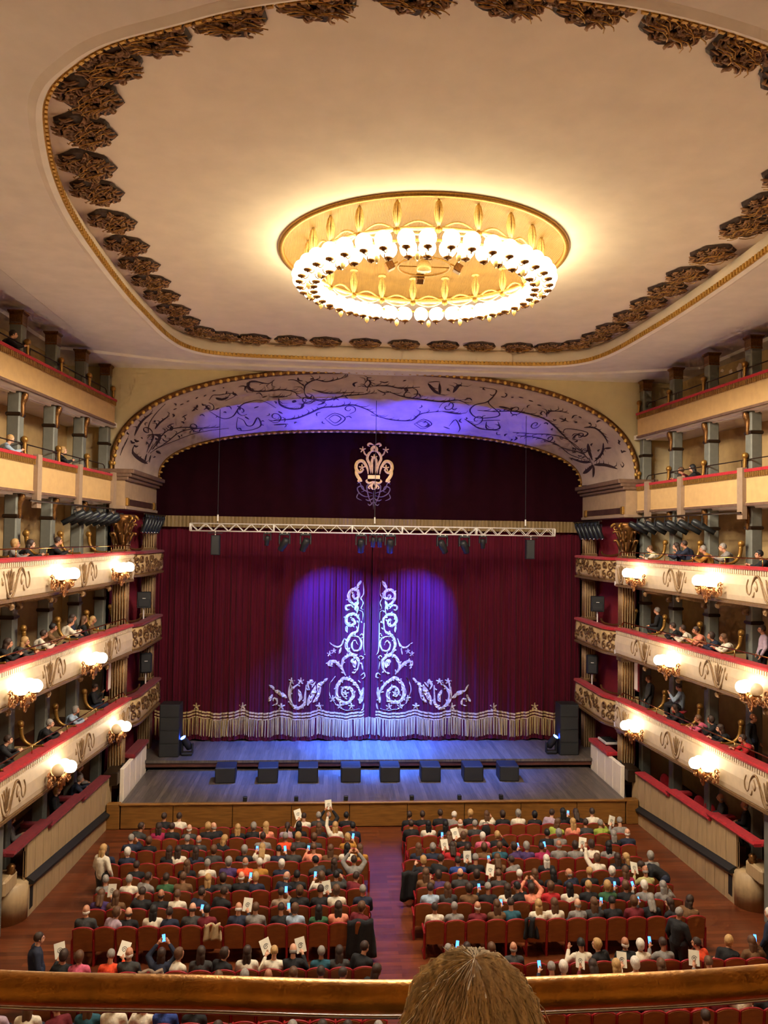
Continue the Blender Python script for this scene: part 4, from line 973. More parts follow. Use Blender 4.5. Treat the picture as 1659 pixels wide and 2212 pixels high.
for x, zt in ((-6.24, 14.5), (-.08, 15.0), (6.0, 14.5)):
    ph = math.acos(max(-1, min(1, -math.copysign(abs(x/9.48)**(AN/2), x)))); zt = arch_pt(ph, .444).z+.03
    o = MB().tube([(x, TY, TZ+.15), (x, TY, zt)], .012, 5).build('hanging_cable', M['black'], None, False, (x, TY, TZ+.15))
    MB().tube([(0, 0, .1), (0, 0, .35)], .03, 6).build('shackle', M['steel'], o)
    MB().tube([(0, -.15, .0), (0, .15, .0)], .025, 6).build('bridle_bar', M['steel'], o)
    tag(o, 'thin steel cable from the arch to the %s of the truss' % ('left part' if x < -1 else 'middle' if x < 1 else 'right part'), 'cable')
BLUE, UV, CYAN = (.03, .16, 1), (.02, .05, 1), (.03, .42, 1)
def moving_head(x, big, tilt, yaw, label, y=TY, z=TZ-.17, up=False):
    k = 1 if big else .68
    h = thing('moving_head_light', label, 'stage light', (x, y, z)); h.scale = (k,)*3
    if up: h.rotation_euler = (PI, 0, 0)
    for dx in (-.1, .1): MB().tube([(dx, -.145/k, -.03), (dx, -.145/k, .05/k)], .025, 6).build('clamp', M['steel'], h)
    MB().cbox(-.21, .21, -.15, .15, -.1, 0, .02).build('base', M['black'], h)
    for s in (-1, 1): MB().cbox(s*.2-.03, s*.2+.03, -.09, .09, -.45, -.08, .015).build('yoke_arm', M['black'], h)
    b = MB().lathe([(.08, .22), (.14, .17), (.15, -.08), (.12, -.3), (.13, -.36)], n=12).build('lamp_body', M['black'], h, True)
    b.location = (0, 0, -.4); b.rotation_euler = (tilt, 0, yaw)
    lens = MB().lathe([(.115, -.362), (.05, -.37)], n=12).build('lens', M['lens_blue'], b, True)
    return h, b
XS = [(-4.3, 0, .5, .3), (-3.62, 1, .75, .75), (-2.8, 1, .7, .55), (-.61, 1, .5, 0), (-.13, 0, .4, .1), (.13, 0, .4, -.1), (.55, 1, .5, -.0), (2.63, 1, .7, -.7), (3.52, 1, .75, -.6), (4.27, 0, .5, -.3)]
for i, (x, big, ti, ya) in enumerate(XS):
    moving_head(x, big, ti, ya, '%s moving-head stage light, %s from the left under the truss' % ('large' if big else 'small', ORD[i]))
def stage_spot(name, loc, target, energy, color, size, blend=.35):
    ld = bpy.data.lights.new(name, 'SPOT'); ld.energy = energy; ld.color = color; ld.spot_size = math.radians(size); ld.spot_blend = blend; ld.shadow_soft_size = .06
    lo = bpy.data.objects.new(name, ld); COL.objects.link(lo); lo.location = loc
    lo.rotation_euler = (Vector(target)-Vector(loc)).to_track_quat('-Z', 'Y').to_euler()
for x, tx, tz in ((-3.62, -1.3, 6.2), (3.52, 1.5, 6.2)): stage_spot('beam_lamp', (x, TY+.15, 9.35), (tx, 33.3, tz), SPOT_W*1.9, UV, 66, .8)
for x, tx, tz in ((-.61, -.5, 6.2), (.55, .5, 6.2)): stage_spot('beam_lamp', (x, TY+.1, 9.3), (tx, 33.3, tz), SPOT_W*.35, CYAN, 30, .6)
for x, tx, tz in ((-.13, -.8, 3.4), (.13, .8, 3.4)): stage_spot('beam_lamp', (x, TY+.1, 9.5), (tx, 33.3, tz), SPOT_W*1.2, (.04, .1, 1), 44, .8)
for x, tx in ((-2.8, -3.2), (2.63, 3.0)): stage_spot('beam_lamp', (x, TY, 9.3), (tx, 31.2, 1.0), SPOT_W*1.3, BLUE, 66, 1)
stage_spot('beam_lamp', (-.1, TY, 9.4), (0, 31.9, 1.2), SPOT_W*4, BLUE, 46, 1)
def speaker(name, loc, size, label, cat='loudspeaker', grilles=1):
    h = thing(name, label, cat, loc); w_, d, hh = size
    MB().cbox(-w_/2, w_/2, 0, d, 0, hh, .02).build('cabinet', M['black'], h)
    for g in range(grilles):
        a = hh*g/grilles; b = hh*(g+1)/grilles
        MB().cbox(-w_/2+.03, w_/2-.03, -.015, .012, a+.03, b-.03, .008).build('grille', M['black_mesh'], h)
    return h
for x, side in ((-6.3, 'left'), (6.19, 'right')):
    h = speaker('hanging_speaker', (x, TY-.15, 9.22), (.34, .3, .78), 'narrow dark speaker hanging below the %s end of the truss' % side)
    MB().cbox(-.28, .28, -.05, .05, .84, .88, .01).build('spreader_bar', M['black'], h)
    MB().tube([(0, .0, .78), (0, .005, .95)], .02, 6).build('hanger', M['steel'], h)
# subwoofers on the apron
SUBX = [-5.55, -3.99, -2.5, -.91, .56, 2.1, 3.72, 5.08]
for i, x in enumerate(SUBX):
    h = speaker('subwoofer', (x, 29.0, AZ), (.74, .8, .57), 'square black subwoofer on the stage apron, %s of eight from the left' % ORD[i])
    h.rotation_euler = (0, 0, (-.04*x/5))
# small footlights
for i, px in enumerate((-4.6, -2.85, -1.13, 1.17, 2.85, 4.33)):
    h = thing('footlight', 'small black box on the apron edge, %s of six from the left' % ORD[i], 'footlight', (px, 27.05, AZ))
    MB().cbox(-.07, .07, -.05, .08, 0, .16, .015).build('housing', M['black'], h)
    MB().cbox(-.05, .05, .075, .09, .05, .14, .005).build('glass_front', M['black_mesh'], h)
for s in (-1, 1):
    h = speaker('line_array', (s*8.02, 31.0, DZ), (.78, .7, 2.05), 'tall black loudspeaker stack on the %s end of the stage' % SIDE[s], grilles=4)
    m_, b = moving_head(s*7.35, 1, .6, -s*.9, 'moving-head stage light on the floor beside the %s loudspeaker stack' % SIDE[s], 31.3, DZ+.02, True)
    for tx, e in ((-s*4.6, .9), (-s*1.6, 1.3), (s*1.6, 1)): stage_spot('floor_beam_lamp', (s*7.25, 31.2, DZ+.75), (tx, 31.95, 14.6), SPOT_W*2.1*e, (.05, .045, 1), 15, .6)
# loudspeakers on poles in the stage boxes
for s in (-1, 1):
    for lv, big in ((2, 0), (1, 1)):
        zt = BZ[lv][0]
        h = thing('pole_speaker', 'black loudspeaker on a pole in the %s-level stage box on the %s' % (TIER[lv], SIDE[s]), 'loudspeaker', (s*9.05, 30.7+.6*big, zt-.5))
        MB().tube([(0, 0, 0), (0, 0, .95)], .03, 6).build('pole', M['steel'], h)
        hh = .62 if not big else .78; w_ = .52 if not big else .46
        b = thing('speaker_box', None, None); b.parent = h; b.location = (0, 0, .95); b.rotation_euler = (0, 0, -s*.25)
        MB().cbox(-w_/2, w_/2, -.17, .17, 0, hh, .05 if big else .02).build('cabinet', M['black'], b)
        MB().cbox(-w_/2+.05, w_/2-.05, -.19, -.16, .05, hh*.55, .02).build('grille', M['black_mesh'], b)
        MB().box(-.06, .06, -.18, -.165, hh*.6, hh*.63).build('maker_bar', M['steel'], b)
# theatre spotlights on bars
def spot_mesh():
    b = MB().lathe([(.0, -.42), (.085, -.42), (.085, -.1), (.11, -.05), (.11, .28), (.08, .34), (.0, .34)], n=10).mesh('lamp_barrel', M['spot_grey'], True)
    y = MB().tube([(-.15, 0, .02), (-.15, 0, .22), (.15, 0, .22), (.15, 0, .02)], .018, 5).tube([(0, 0, .22), (0, 0, .36)], .02, 5).mesh('yoke', M['black'])
    l = MB().lathe([(.09, -.425), (.02, -.43)], n=10).mesh('lens', M['chrome'], True)
    return b, y, l
M['spot_grey'] = mat('spotlight_housing', (40, 43, 45), .4, .4, var=.2)
sb, sy, sl = spot_mesh()
def theatre_spot(loc, rz, tilt, label):
    h = thing('theatre_spotlight', label, 'spotlight', loc, rz, 'theatre spotlights clamped on the side bars')
    inst('yoke', sy, h); b = inst('lamp_barrel', sb, h, None, (0, 0, 0), (tilt, 0, 0)); inst('lens', sl, b)
for s in (-1, 1):
    SD = SIDE[s]
    za = 10.86
    A = Vector((side_x(s, 9.42, 21.3), 21.3, za)); B = Vector((side_x(s, 9.42, 27.9), 27.9, za))
    o = MB().tube([A, B], .03, 6).build('lamp_bar', M['bronze'], None, False, A); tag(o, 'dark pipe carrying spotlights under the fourth balcony, %s side' % SD, 'pipe')
    ys = [24.3, 24.9, 25.5, 26.1, 26.7, 27.3, 27.8] if s < 0 else [23.3, 24.1, 24.9, 25.6, 26.3, 27.0, 27.6]
    for k, Y in enumerate(ys):
        theatre_spot((side_x(s, 9.42, Y), Y, za-.36), s*PI*.33-(0 if s < 0 else 0), -1.05 if s < 0 else -1.05, 'dark theatre spotlight, %s from the stage on the %s balcony pipe' % (ORD[len(ys)-1-k], SD))
    A = Vector((s*8.95, 30.0, 10.78)); B = Vector((s*8.8, 33.0, 10.78))
    o = MB().tube([A, B], .03, 6).build('lamp_bar', M['bronze'], None, False, A); tag(o, 'short dark pipe carrying spotlights beside the %s arch foot' % SD, 'pipe')
    for k in range(6):
        Y = 30.2+.5*k; theatre_spot((s*8.92, Y, 10.42), s*.5, -.5, 'dark theatre spotlight, %s from the curtain on the %s arch pipe' % (ORD[5-k], SD))
    # cable down the pilaster side
    o = MB().tube(catmull([(s*9.0, 28.0, 1.9), (s*9.02, 27.8, 1.3), (s*9.0, 27.5, .6), (s*8.8, 27.0, .02)], 4), .035, 6).build('stage_cable', M['black'], None, False, (s*9.0, 28, 0))
    tag(o, 'black cable running down to the floor at the %s end of the stage' % SD, 'cable')
# small mixing desk on the right apron wall
h = thing('lighting_desk', 'small grey control desk on the right apron wall beside the red top', 'control desk', (9.25, 30.0, 1.75))
MB().cbox(-.25, .3, -.45, .45, .3, .4, .02).build('desk_top', M['steel'], h)
for k in range(6): MB().box(-.2, .22, -.4+.14*k, -.34+.14*k, .4, .42).build('fader_row', M['black'], h)
for y in (-.4, .4): MB().box(-.2, -.15, y-.03, y+.03, 0, .3).build('desk_leg', M['black'], h)

# ================================================================== SEATS
def chair_meshes():
    W = .225; d = {}
    arc = [(-W+2*W*i/8, .055*math.sin(PI*i/8)**.8) for i in range(9)]
    def yb(z): return -.02-.10*(z-.4)           # back leans backwards
    def slab(ya, yb_, z0, top, inset):
        mb = MB(); F = []; B = []
        pts = [(-W+inset, z0), (W-inset, z0)]+[(x*(1-inset/W), top+dz) for x, dz in arc[::-1]]
        n = len(pts); mb.v = [(x, yb(z)+ya, z) for x, z in pts]+[(x, yb(z)+yb_, z) for x, z in pts]
        mb.f = [tuple(range(n))[::-1], tuple(range(n, 2*n))]+[(i, (i+1) % n, n+(i+1) % n, n+i) for i in range(n)]; return mb
    d['back_panel'] = slab(-.03, .0, .34, .84, .012).mesh('back_panel', M['wood_back'])
    d['back_cushion'] = slab(.0, .06, .42, .81, .03).mesh('back_cushion', M['velvet'])
    path = [(-W, yb(.32), .32), (-W, yb(.6), .6)]+[(x, yb(.845+dz), .845+dz) for x, dz in arc]+[(W, yb(.6), .6), (W, yb(.32), .32)]
    d['back_frame'] = MB().tube(path, .022, 6).mesh('back_frame', M['seat_red'], True)
    d['seat_cushion'] = MB().cbox(-W+.01, W-.01, .02, .46, .34, .45, .03).mesh('seat_cushion', M['velvet'])
    d['armrest'] = MB().cbox(-.025, .025, -.06, .02, 0, .62, .01).cbox(-.024, .024, -.05, .4, .56, .64, .02).cbox(-.02, .02, .0, .3, .0, .08, .01).mesh('armrest', M['seat_red'])
    return d
CH = chair_meshes()
P_ = .4925
ROWY = [24.62-.868*i for i in range(8)]+[16.65, 15.78, 14.9, 14.03]
# who sits where: (row, block 0 left / 1 right, shift of the row in metres, [(seat, hair cut, hair colour, pose, held thing, clothing, offset in cm)])
CUTS = ['s', 'b', 'l', 'p', 'B']; COLOURS = ['d', 'k', 'b', 'l', 'g', 'w']; STANCES = ['r', 'L', 'R', 'd', 'e', 'p', 'u', 'U', 'b', 't', 's', 'n']; HELD = ['', 'phone', 'programme']
CLOTHS = ['K', 'N', 'C', 'G', 'W', 'R', 'D', 'O', 'P', 'Q', 'M', 'V', 'A', 'E', 'I', 'I2', 'T', 'T2', 'S', 'S2', 'U', 'Y']
TABLE = [
    (0,0,0.12,[(0,0,1,0,0,0,-10),(1,0,4,7,2,0,-18),(2,0,4,0,0,2,2),(3,0,0,3,2,4,5),(11,0,0,0,0,4,11),(12,0,0,0,0,0,14)]),
    (0,1,0.08,[(0,0,0,0,0,0,-4),(1,0,0,0,0,0,-12),(2,0,0,0,0,0,-3),(3,0,5,2,0,3,-16),(4,1,3,0,0,0,-4),(5,2,2,5,0,4,1),(6,1,0,0,0,0,3),(7,1,4,0,0,4,5),(8,1,1,0,0,0,10),(9,0,0,2,0,12,11),(10,2,1,0,0,0,4),(11,2,0,3,1,0,-2),(12,0,0,0,0,4,2)]),
    (1,0,0.08,[(0,0,1,0,0,1,6),(1,2,3,6,0,4,1),(2,2,2,0,0,0,0),(3,2,1,0,0,0,-13),(4,3,0,0,0,12,3),(5,2,3,0,0,9,-14),(6,1,4,0,0,0,-1),(7,2,3,0,0,0,1),(8,4,4,1,0,0,-16),(9,1,3,0,0,0,11),(10,4,5,0,0,2,4),(11,0,0,0,0,0,1),(12,2,0,0,0,10,13),(13,0,0,2,0,2,-1)]),
    (1,1,0.08,[(0,0,0,0,0,0,-8),(1,2,1,0,0,4,-3),(2,2,1,0,0,0,1),(3,4,5,0,0,17,-2),(4,0,4,0,0,2,-6),(9,2,2,2,0,14,3),(10,2,3,0,0,9,10),(11,0,0,0,0,2,0),(12,0,4,5,0,14,-1),(13,0,4,3,2,3,14)]),
    (2,0,0.10,[(0,1,3,4,1,21,-12),(2,1,2,0,0,2,-12),(3,1,3,0,0,2,-9),(4,0,4,0,0,7,4),(5,0,0,0,0,3,-14),(8,2,3,2,0,0,18),(9,4,4,0,0,2,-1),(10,0,4,0,0,0,17),(12,1,2,0,0,0,5),(13,0,4,5,0,1,2)]),
    (2,1,0.06,[(2,2,2,3,1,20,2),(3,1,2,3,2,0,-5),(4,1,5,0,0,8,4),(5,1,3,5,0,0,-1),(8,0,1,0,0,0,3),(9,1,4,0,0,3,-12),(12,2,4,0,0,0,11),(13,4,5,0,0,1,4)]),
    (3,0,-0.14,[(0,2,2,0,0,21,-2),(1,2,1,0,0,4,13),(2,2,2,0,0,20,15),(3,0,2,3,1,9,17),(4,0,0,0,0,2,8),(5,0,1,4,1,1,17),(6,2,3,3,1,4,20),(7,1,4,0,0,0,20),(8,1,2,0,0,2,-20),(9,2,0,0,0,1,-20),(10,2,0,0,0,4,-20),(11,2,0,0,0,0,8),(13,1,5,0,0,1,-10),(14,2,0,0,0,1,-20)]),
    (3,1,-0.14,[(0,2,2,0,0,1,20),(1,1,4,0,0,1,11),(2,2,0,3,2,5,20),(3,2,0,0,0,0,13),(4,1,2,0,0,20,12),(5,0,2,0,0,16,7),(6,1,0,1,0,11,8),(7,1,4,3,1,11,-14),(8,0,0,5,1,10,-20),(9,4,4,0,0,3,-19),(10,1,0,0,0,3,-20),(11,1,0,3,2,4,-20),(12,2,1,0,0,3,-20)]),
    (4,0,0.06,[(0,0,0,7,0,3,-1),(1,2,0,0,0,0,-6),(2,0,1,1,0,2,1),(4,1,5,0,0,1,0),(5,0,5,0,0,21,-11),(6,4,4,0,0,7,1),(7,1,4,0,0,11,6),(8,0,4,0,0,4,-2),(9,2,2,0,0,0,-7),(12,0,0,0,0,0,9)]),
    (4,1,0.06,[(0,1,3,3,0,0,2),(1,0,0,2,0,0,-8),(2,0,0,0,0,19,-2),(3,0,4,3,2,0,-1),(4,2,2,3,1,20,12),(5,0,0,1,0,3,9),(7,2,5,0,0,0,0),(10,1,2,6,0,4,-3),(11,2,0,0,0,0,6),(12,2,3,1,0,0,-11),(13,1,4,0,0,3,2)]),
    (5,0,0.04,[(0,0,0,2,0,6,-8),(1,0,1,5,0,2,-3),(2,1,2,3,1,4,9),(3,0,1,0,0,0,-7),(4,4,4,2,0,1,9),(5,1,3,3,1,1,-16),(6,4,5,0,0,0,-2),(7,1,0,0,0,2,1),(8,2,3,0,0,0,13),(9,0,2,0,0,20,-3),(10,0,0,0,0,13,4),(11,0,0,2,0,3,-2),(12,0,4,0,0,4,10),(13,0,4,0,0,3,-1)]),
    (5,1,0.00,[(0,2,2,0,0,20,4),(1,1,0,3,0,11,-13),(2,4,0,0,0,2,-4),(3,1,0,0,0,0,-10),(4,0,2,3,2,2,1),(5,0,5,0,0,6,8),(6,2,2,0,0,0,-1),(7,2,1,0,0,0,0),(8,4,4,1,0,1,3),(9,0,3,0,0,0,0),(10,1,5,0,0,1,14),(11,2,2,0,0,10,0),(12,4,4,3,2,15,8)]),
    (6,0,-0.02,[(0,0,4,0,0,1,9),(1,1,2,0,0,4,-10),(2,0,0,4,2,0,1),(3,1,2,0,0,0,-2),(4,0,0,5,1,17,2),(7,0,0,2,0,0,1),(8,0,0,2,0,1,-5),(9,0,2,0,0,4,-7),(10,4,0,0,0,0,4),(11,0,0,3,0,0,7),(12,2,2,0,0,20,-7),(13,2,2,4,2,11,7)]),
    (6,1,-0.14,[(0,0,0,0,0,18,20),(1,2,2,0,0,2,14),(2,1,0,0,0,20,20),(3,0,4,3,1,0,20),(4,2,0,0,0,4,20),(5,0,1,1,0,0,3),(6,1,0,7,0,9,-20),(7,1,2,0,0,5,-20),(8,2,1,0,0,4,-20),(9,0,3,0,0,0,-20),(10,1,3,0,0,13,-20),(11,1,2,3,1,0,-20),(12,1,5,3,1,3,-20),(13,2,4,5,0,3,-20)]),
    (7,0,0.00,[(0,1,2,2,0,6,-4),(1,2,0,0,0,9,-3),(2,2,1,0,0,13,0),(3,1,2,0,0,18,-8),(4,0,0,4,1,0,10),(5,0,2,0,0,3,-2),(6,4,5,4,2,1,8),(7,0,1,0,0,6,-19),(8,4,0,4,1,2,-2),(9,0,0,0,0,1,-6),(10,2,1,0,0,4,8),(11,4,0,0,0,0,-1),(12,1,2,2,0,12,14),(13,4,5,0,0,2,0)]),
    (7,1,0.02,[(0,0,0,0,0,4,2),(1,0,4,0,0,3,0),(2,4,5,0,0,6,8),(3,2,2,0,0,20,6),(4,0,0,3,1,16,-10),(5,2,3,0,0,4,10),(6,2,2,0,0,4,-1),(7,4,4,0,0,3,9),(8,2,2,0,0,2,-1),(9,0,1,3,1,0,-4),(10,1,2,0,0,6,1),(11,2,4,3,1,0,-6),(12,2,0,1,0,0,2),(13,2,0,2,0,20,-13)]),
    (8,0,-0.02,[(0,0,0,2,0,0,-9),(1,2,0,0,0,2,-5),(2,0,4,0,0,16,7),(3,4,4,4,2,0,-5),(4,0,3,3,2,4,5),(5,2,0,0,0,4,-3),(6,1,0,2,0,0,-10),(7,2,0,0,0,2,-1),(8,1,2,2,0,4,-7),(9,2,0,7,1,1,16),(10,4,5,0,0,2,-3),(11,0,4,4,2,7,9),(12,1,2,0,0,8,-7),(13,1,0,3,2,0,11)]),
    (8,1,-0.02,[(0,0,4,0,0,21,10),(1,0,0,3,1,0,2),(2,2,2,0,0,20,6),(3,4,4,0,0,2,5),(6,0,1,3,0,4,9),(7,1,3,1,0,0,3),(8,4,5,0,0,0,8),(9,1,5,0,0,4,-9),(10,0,0,3,1,3,-5),(12,0,0,1,0,7,-20),(13,1,3,2,0,0,-10),(14,2,2,5,1,20,2)]),
    (9,0,-0.04,[(0,2,0,2,0,0,13),(1,0,0,2,0,18,-9),(2,0,0,0,0,18,5),(3,2,2,0,0,0,-2),(4,4,0,0,0,2,-3),(5,1,4,0,0,2,-1),(6,2,2,0,0,0,-4)]),
    (9,1,-0.02,[(1,1,2,6,0,4,-18),(4,0,4,3,1,1,17),(5,1,5,0,0,1,-11),(6,2,0,3,2,6,5),(7,2,3,0,0,20,4),(8,1,5,3,2,4,-4),(9,2,2,0,0,0,1),(11,0,2,3,2,3,8)]),
    (10,0,-0.14,[(7,0,0,0,0,0,5),(8,0,0,0,0,19,-1),(9,1,0,3,2,4,9),(10,1,2,0,0,4,3),(11,2,2,0,0,16,6),(12,0,0,1,0,6,3),(13,2,2,0,0,4,-6),(14,1,5,3,1,12,-20)]),
    (10,1,-0.14,[(5,1,2,0,0,0,-15),(6,2,2,0,0,4,-4),(7,1,4,0,0,3,-17),(8,4,5,0,0,1,0),(9,2,2,3,1,4,-12),(10,1,2,5,1,7,0),(11,0,0,2,0,6,-18),(12,1,4,0,0,4,-16),(13,0,2,0,0,0,-10)]),
    (11,0,-0.08,[(0,1,4,0,0,4,9),(1,0,0,2,0,1,-7),(2,1,0,0,0,0,6),(3,1,4,0,0,0,1),(4,0,2,0,0,2,1),(5,1,2,0,0,8,-13),(6,0,0,2,0,0,8),(9,0,2,0,0,2,-2)]),
    (11,1,0.08,[(9,0,0,0,0,0,-1)]),]
ROWS = {}
for r, b, d, ents in TABLE:
    ROWS[r, 'LR'[b]] = (d, [(e[0], CUTS[e[1]], COLOURS[e[2]], STANCES[e[3]], HELD[e[4]], CLOTHS[e[5]], e[6]/100) for e in ents])
def seat_x(b, s, d): return (-.71-(s+.5)*P_-d) if b == 'L' else (.56+(s+.5)*P_+d)
BLK = {'L': 'left', 'R': 'right'}
for (r, b), (d, ents) in ROWS.items():
    n = 13 if r == 0 else 15 if (r >= 8 and b == 'R') else 14
    if (r, b) in ((3, 'L'), (10, 'L')): n = 15
    seats = list(range(n)) if r < 11 else [e[0] for e in ents]
    for s in seats:
        x = seat_x(b, s, d)
        t = thing('theatre_chair', 'red velvet wood-backed seat, %s from centre aisle, %s row from stage, %s block' % (ORD[s], ORD[r], BLK[b]), 'seat', (x, ROWY[r], 0), 0, 'stalls seats')
        for k in ('back_panel', 'back_frame', 'back_cushion', 'seat_cushion'): inst(k, CH[k], t)
        inst('armrest', CH['armrest'], t, None, (-P_/2, 0, 0))
        if s == (0 if b == 'L' else n-1) or r == 11: inst('armrest', CH['armrest'], t, None, (P_/2, 0, 0))

# ================================================================== PEOPLE
def capsule(mb, a, ra, b, rb, n=10):
    mb.sphere(a, ra, n, 6); mb.sphere(b, rb, n, 6); mb.tube([a, b], [ra, rb], n)
def fuse(name, mb, voxel, smooth=3):
    me = bpy.data.meshes.new(name); me.from_pydata(mb.v, [], mb.f); me.update()
    bm = bmesh.new(); bm.from_mesh(me); bmesh.ops.recalc_face_normals(bm, faces=bm.faces[:]); bm.to_mesh(me); bm.free()
    o = bpy.data.objects.new(name, me); COL.objects.link(o)
    r = o.modifiers.new('r', 'REMESH'); r.mode = 'VOXEL'; r.voxel_size = voxel
    sm = o.modifiers.new('s', 'SMOOTH'); sm.factor = .5; sm.iterations = smooth
    dg = bpy.context.evaluated_depsgraph_get()
    out = bpy.data.meshes.new_from_object(o.evaluated_get(dg)); out.name = name
    bpy.data.objects.remove(o); bpy.data.meshes.remove(me)
    out.polygons.foreach_set('use_smooth', [True]*len(out.polygons))
    return out
def joints(pose):
    V = Vector; J = {}
    st = pose in ('s', 'n')
    if st:
        hz = .9
        J.update(pel=V((0, 0, hz)), hipL=V((-.09, 0, hz)), hipR=V((.09, 0, hz)), kneL=V((-.1, .03, .48)), kneR=V((.1, .03, .48)), ankL=V((-.1, -.02, .08)), ankR=V((.1, -.02, .08)), toeL=V((-.11, .14, .04)), toeR=V((.11, .14, .04)))
    else:
        hz = .50
        J.update(pel=V((0, .16, hz)), hipL=V((-.09, .18, hz)), hipR=V((.09, .18, hz)), kneL=V((-.1, .56, .52)), kneR=V((.1, .56, .52)), ankL=V((-.1, .56, .08)), ankR=V((.1, .56, .08)), toeL=V((-.11, .7, .04)), toeR=V((.11, .7, .04)))
    if pose in 'bt':                                  # legs tucked back under the seat
        for q in 'LR':
            J['kne'+q].y = .44; J['ank'+q].y = .26; J['toe'+q].y = .40
    py = J['pel'].y; up = hz
    U = dict(waist=V((0, py-.03, up+.16)), chest=V((0, py-.04, up+.34)), neck=V((0, py-.02, up+.46)), head=V((0, py+.03, up+.65)),
             shoL=V((-.163, py-.03, up+.41)), shoR=V((.163, py-.03, up+.41)))
    a = {'b': -15, 'n': -62, 'r': 3, 's': 0, 't': 0}.get(pose, 0); side = {'L': -7, 'R': 7}.get(pose, 0); tw = {'L': 25, 'R': -25}.get(pose, 0)
    Rm = Matrix.Rotation(math.radians(side), 3, 'Y') @ Matrix.Rotation(math.radians(a), 3, 'X') @ Matrix.Rotation(math.radians(tw), 3, 'Z')
    for k, p in U.items(): J[k] = J['pel']+Rm @ (p-J['pel'])
    A = lambda el, wr: (V(el), V(wr))
    o = J['pel']
    if pose in ('r', 'L', 'R', 't'): eL, wL = A((-.205, .17, .68), (-.12, .4, .62)); eR, wR = A((.205, .17, .68), (.12, .4, .62))
    elif pose == 'd': eL, wL = A((-.29, .25, .72), (-.2, .42, .92)); eR, wR = A((.24, .2, .68), (.05, .42, .72))
    elif pose == 'e': eR, wR = A((.29, .25, .72), (.2, .42, .92)); eL, wL = A((-.24, .2, .68), (-.05, .42, .72))
    elif pose == 'p': eR, wR = A((.32, .24, .8), (.17, .24, 1.03)); eL, wL = A((-.25, .17, .68), (-.1, .4, .62))
    elif pose == 'u': eL, wL = A((-.27, .3, 1.1), (-.24, .42, 1.34)); eR, wR = A((.25, .17, .68), (.1, .4, .62))
    elif pose == 'U': eL, wL = A((-.3, .26, 1.05), (-.12, .36, 1.26)); eR, wR = A((.3, .26, 1.05), (.12, .36, 1.26))
    elif pose == 'b': eL, wL = A((-.26, .42, .74), (-.08, .58, .82)); eR, wR = A((.26, .42, .74), (.08, .61, .82))
    elif pose == 's': eL, wL = A((-.26, -.02, 1.06), (-.24, .1, .84)); eR, wR = A((.26, -.02, 1.06), (.24, .1, .84))
    elif pose == 'n': eL, wL = A((-.22, .45, .66), (-.2, .55, .45)); eR, wR = A((.22, .45, .66), (.2, .55, .45))
    J.update(elbL=eL, wriL=wL, elbR=eR, wriR=wR)
    yaw = {'L': 50, 'R': -50, 't': 0}.get(pose, 0); pitch = {'d': -22, 'e': -22, 'b': 4, 'n': -30, 'U': 8}.get(pose, 0)
    J['hrot'] = Matrix.Rotation(math.radians(yaw), 3, 'Z') @ Matrix.Rotation(math.radians(pitch+(a*.3)), 3, 'X')
    return J
def body_mesh(pose):
    J = joints(pose); mb = MB(); c = lambda a, ra, b, rb: capsule(mb, J[a] if isinstance(a, str) else a, ra, J[b] if isinstance(b, str) else b, rb)
    c('pel', .14, 'waist', .12); c('waist', .12, 'chest', .13); c('chest', .13, 'neck', .07)
    for S in 'LR':
        c('neck', .06, 'sho'+S, .06); c('chest', .12, 'sho'+S, .065)
        c('sho'+S, .058, 'elb'+S, .043); c('elb'+S, .043, 'wri'+S, .028)
        c('hip'+S, .1, 'kne'+S, .065); c('kne'+S, .062, 'ank'+S, .04); c('ank'+S, .042, 'toe'+S, .035)
        f = (J['wri'+S]-J['elb'+S]).normalized(); sx = 1 if S == 'R' else -1
        sd = Vector((sx, 0, 0)); sd = (sd-f*sd.dot(f)).normalized()
        pc = J['wri'+S]+f*.05; c('wri'+S, .026, pc, .034); c(pc-sd*.018, .024, pc+sd*.018, .024)
        dn = f.cross(sd)
        for k, L in enumerate((.065, .075, .07, .055)):
            b0 = pc+sd*(.027-.018*k)+f*.02; b1 = b0+f*L*.55; b2 = b1+(f*.7+dn*.5).normalized()*L*.5
            capsule(mb, b0, .0105, b1, .010, 6); capsule(mb, b1, .010, b2, .009, 6)
        th = pc-sd*.03; capsule(mb, th, .012, th-sd*.03+f*.025, .0105, 6); capsule(mb, th-sd*.03+f*.025, .0105, th-sd*.035+f*.05, .009, 6)
    H = J['head']; R = J['hrot']; h = lambda x, y, z: H+R @ Vector((x, y, z))
    c('neck', .06, h(0, -.02, -.08), .052)
    def ell(ctr, r, sc):
        m2 = MB().sphere((0, 0, 0), r, 14, 9, sc); m2.xf(Matrix.Translation(h(*ctr)) @ R.to_4x4()); mb.add(m2.v, m2.f)
    ell((0, -.01, .02), .1, (.76, .95, 1.0)); ell((0, .03, -.05), .07, (.82, .8, 1.0))        # skull, jaw
    ell((0, .098, -.022), .02, (.7, .9, 1.4)); ell((0, .08, .015), .03, (1.6, .5, .5))           # nose, brow
    ell((0, .085, -.07), .018, (1.5, .7, .7))                                                    # lips
    for sx in (-1, 1): ell((sx*.077, -.01, -.015), .024, (.45, .8, 1.3))
    return fuse('body', mb, .0125, 3), J
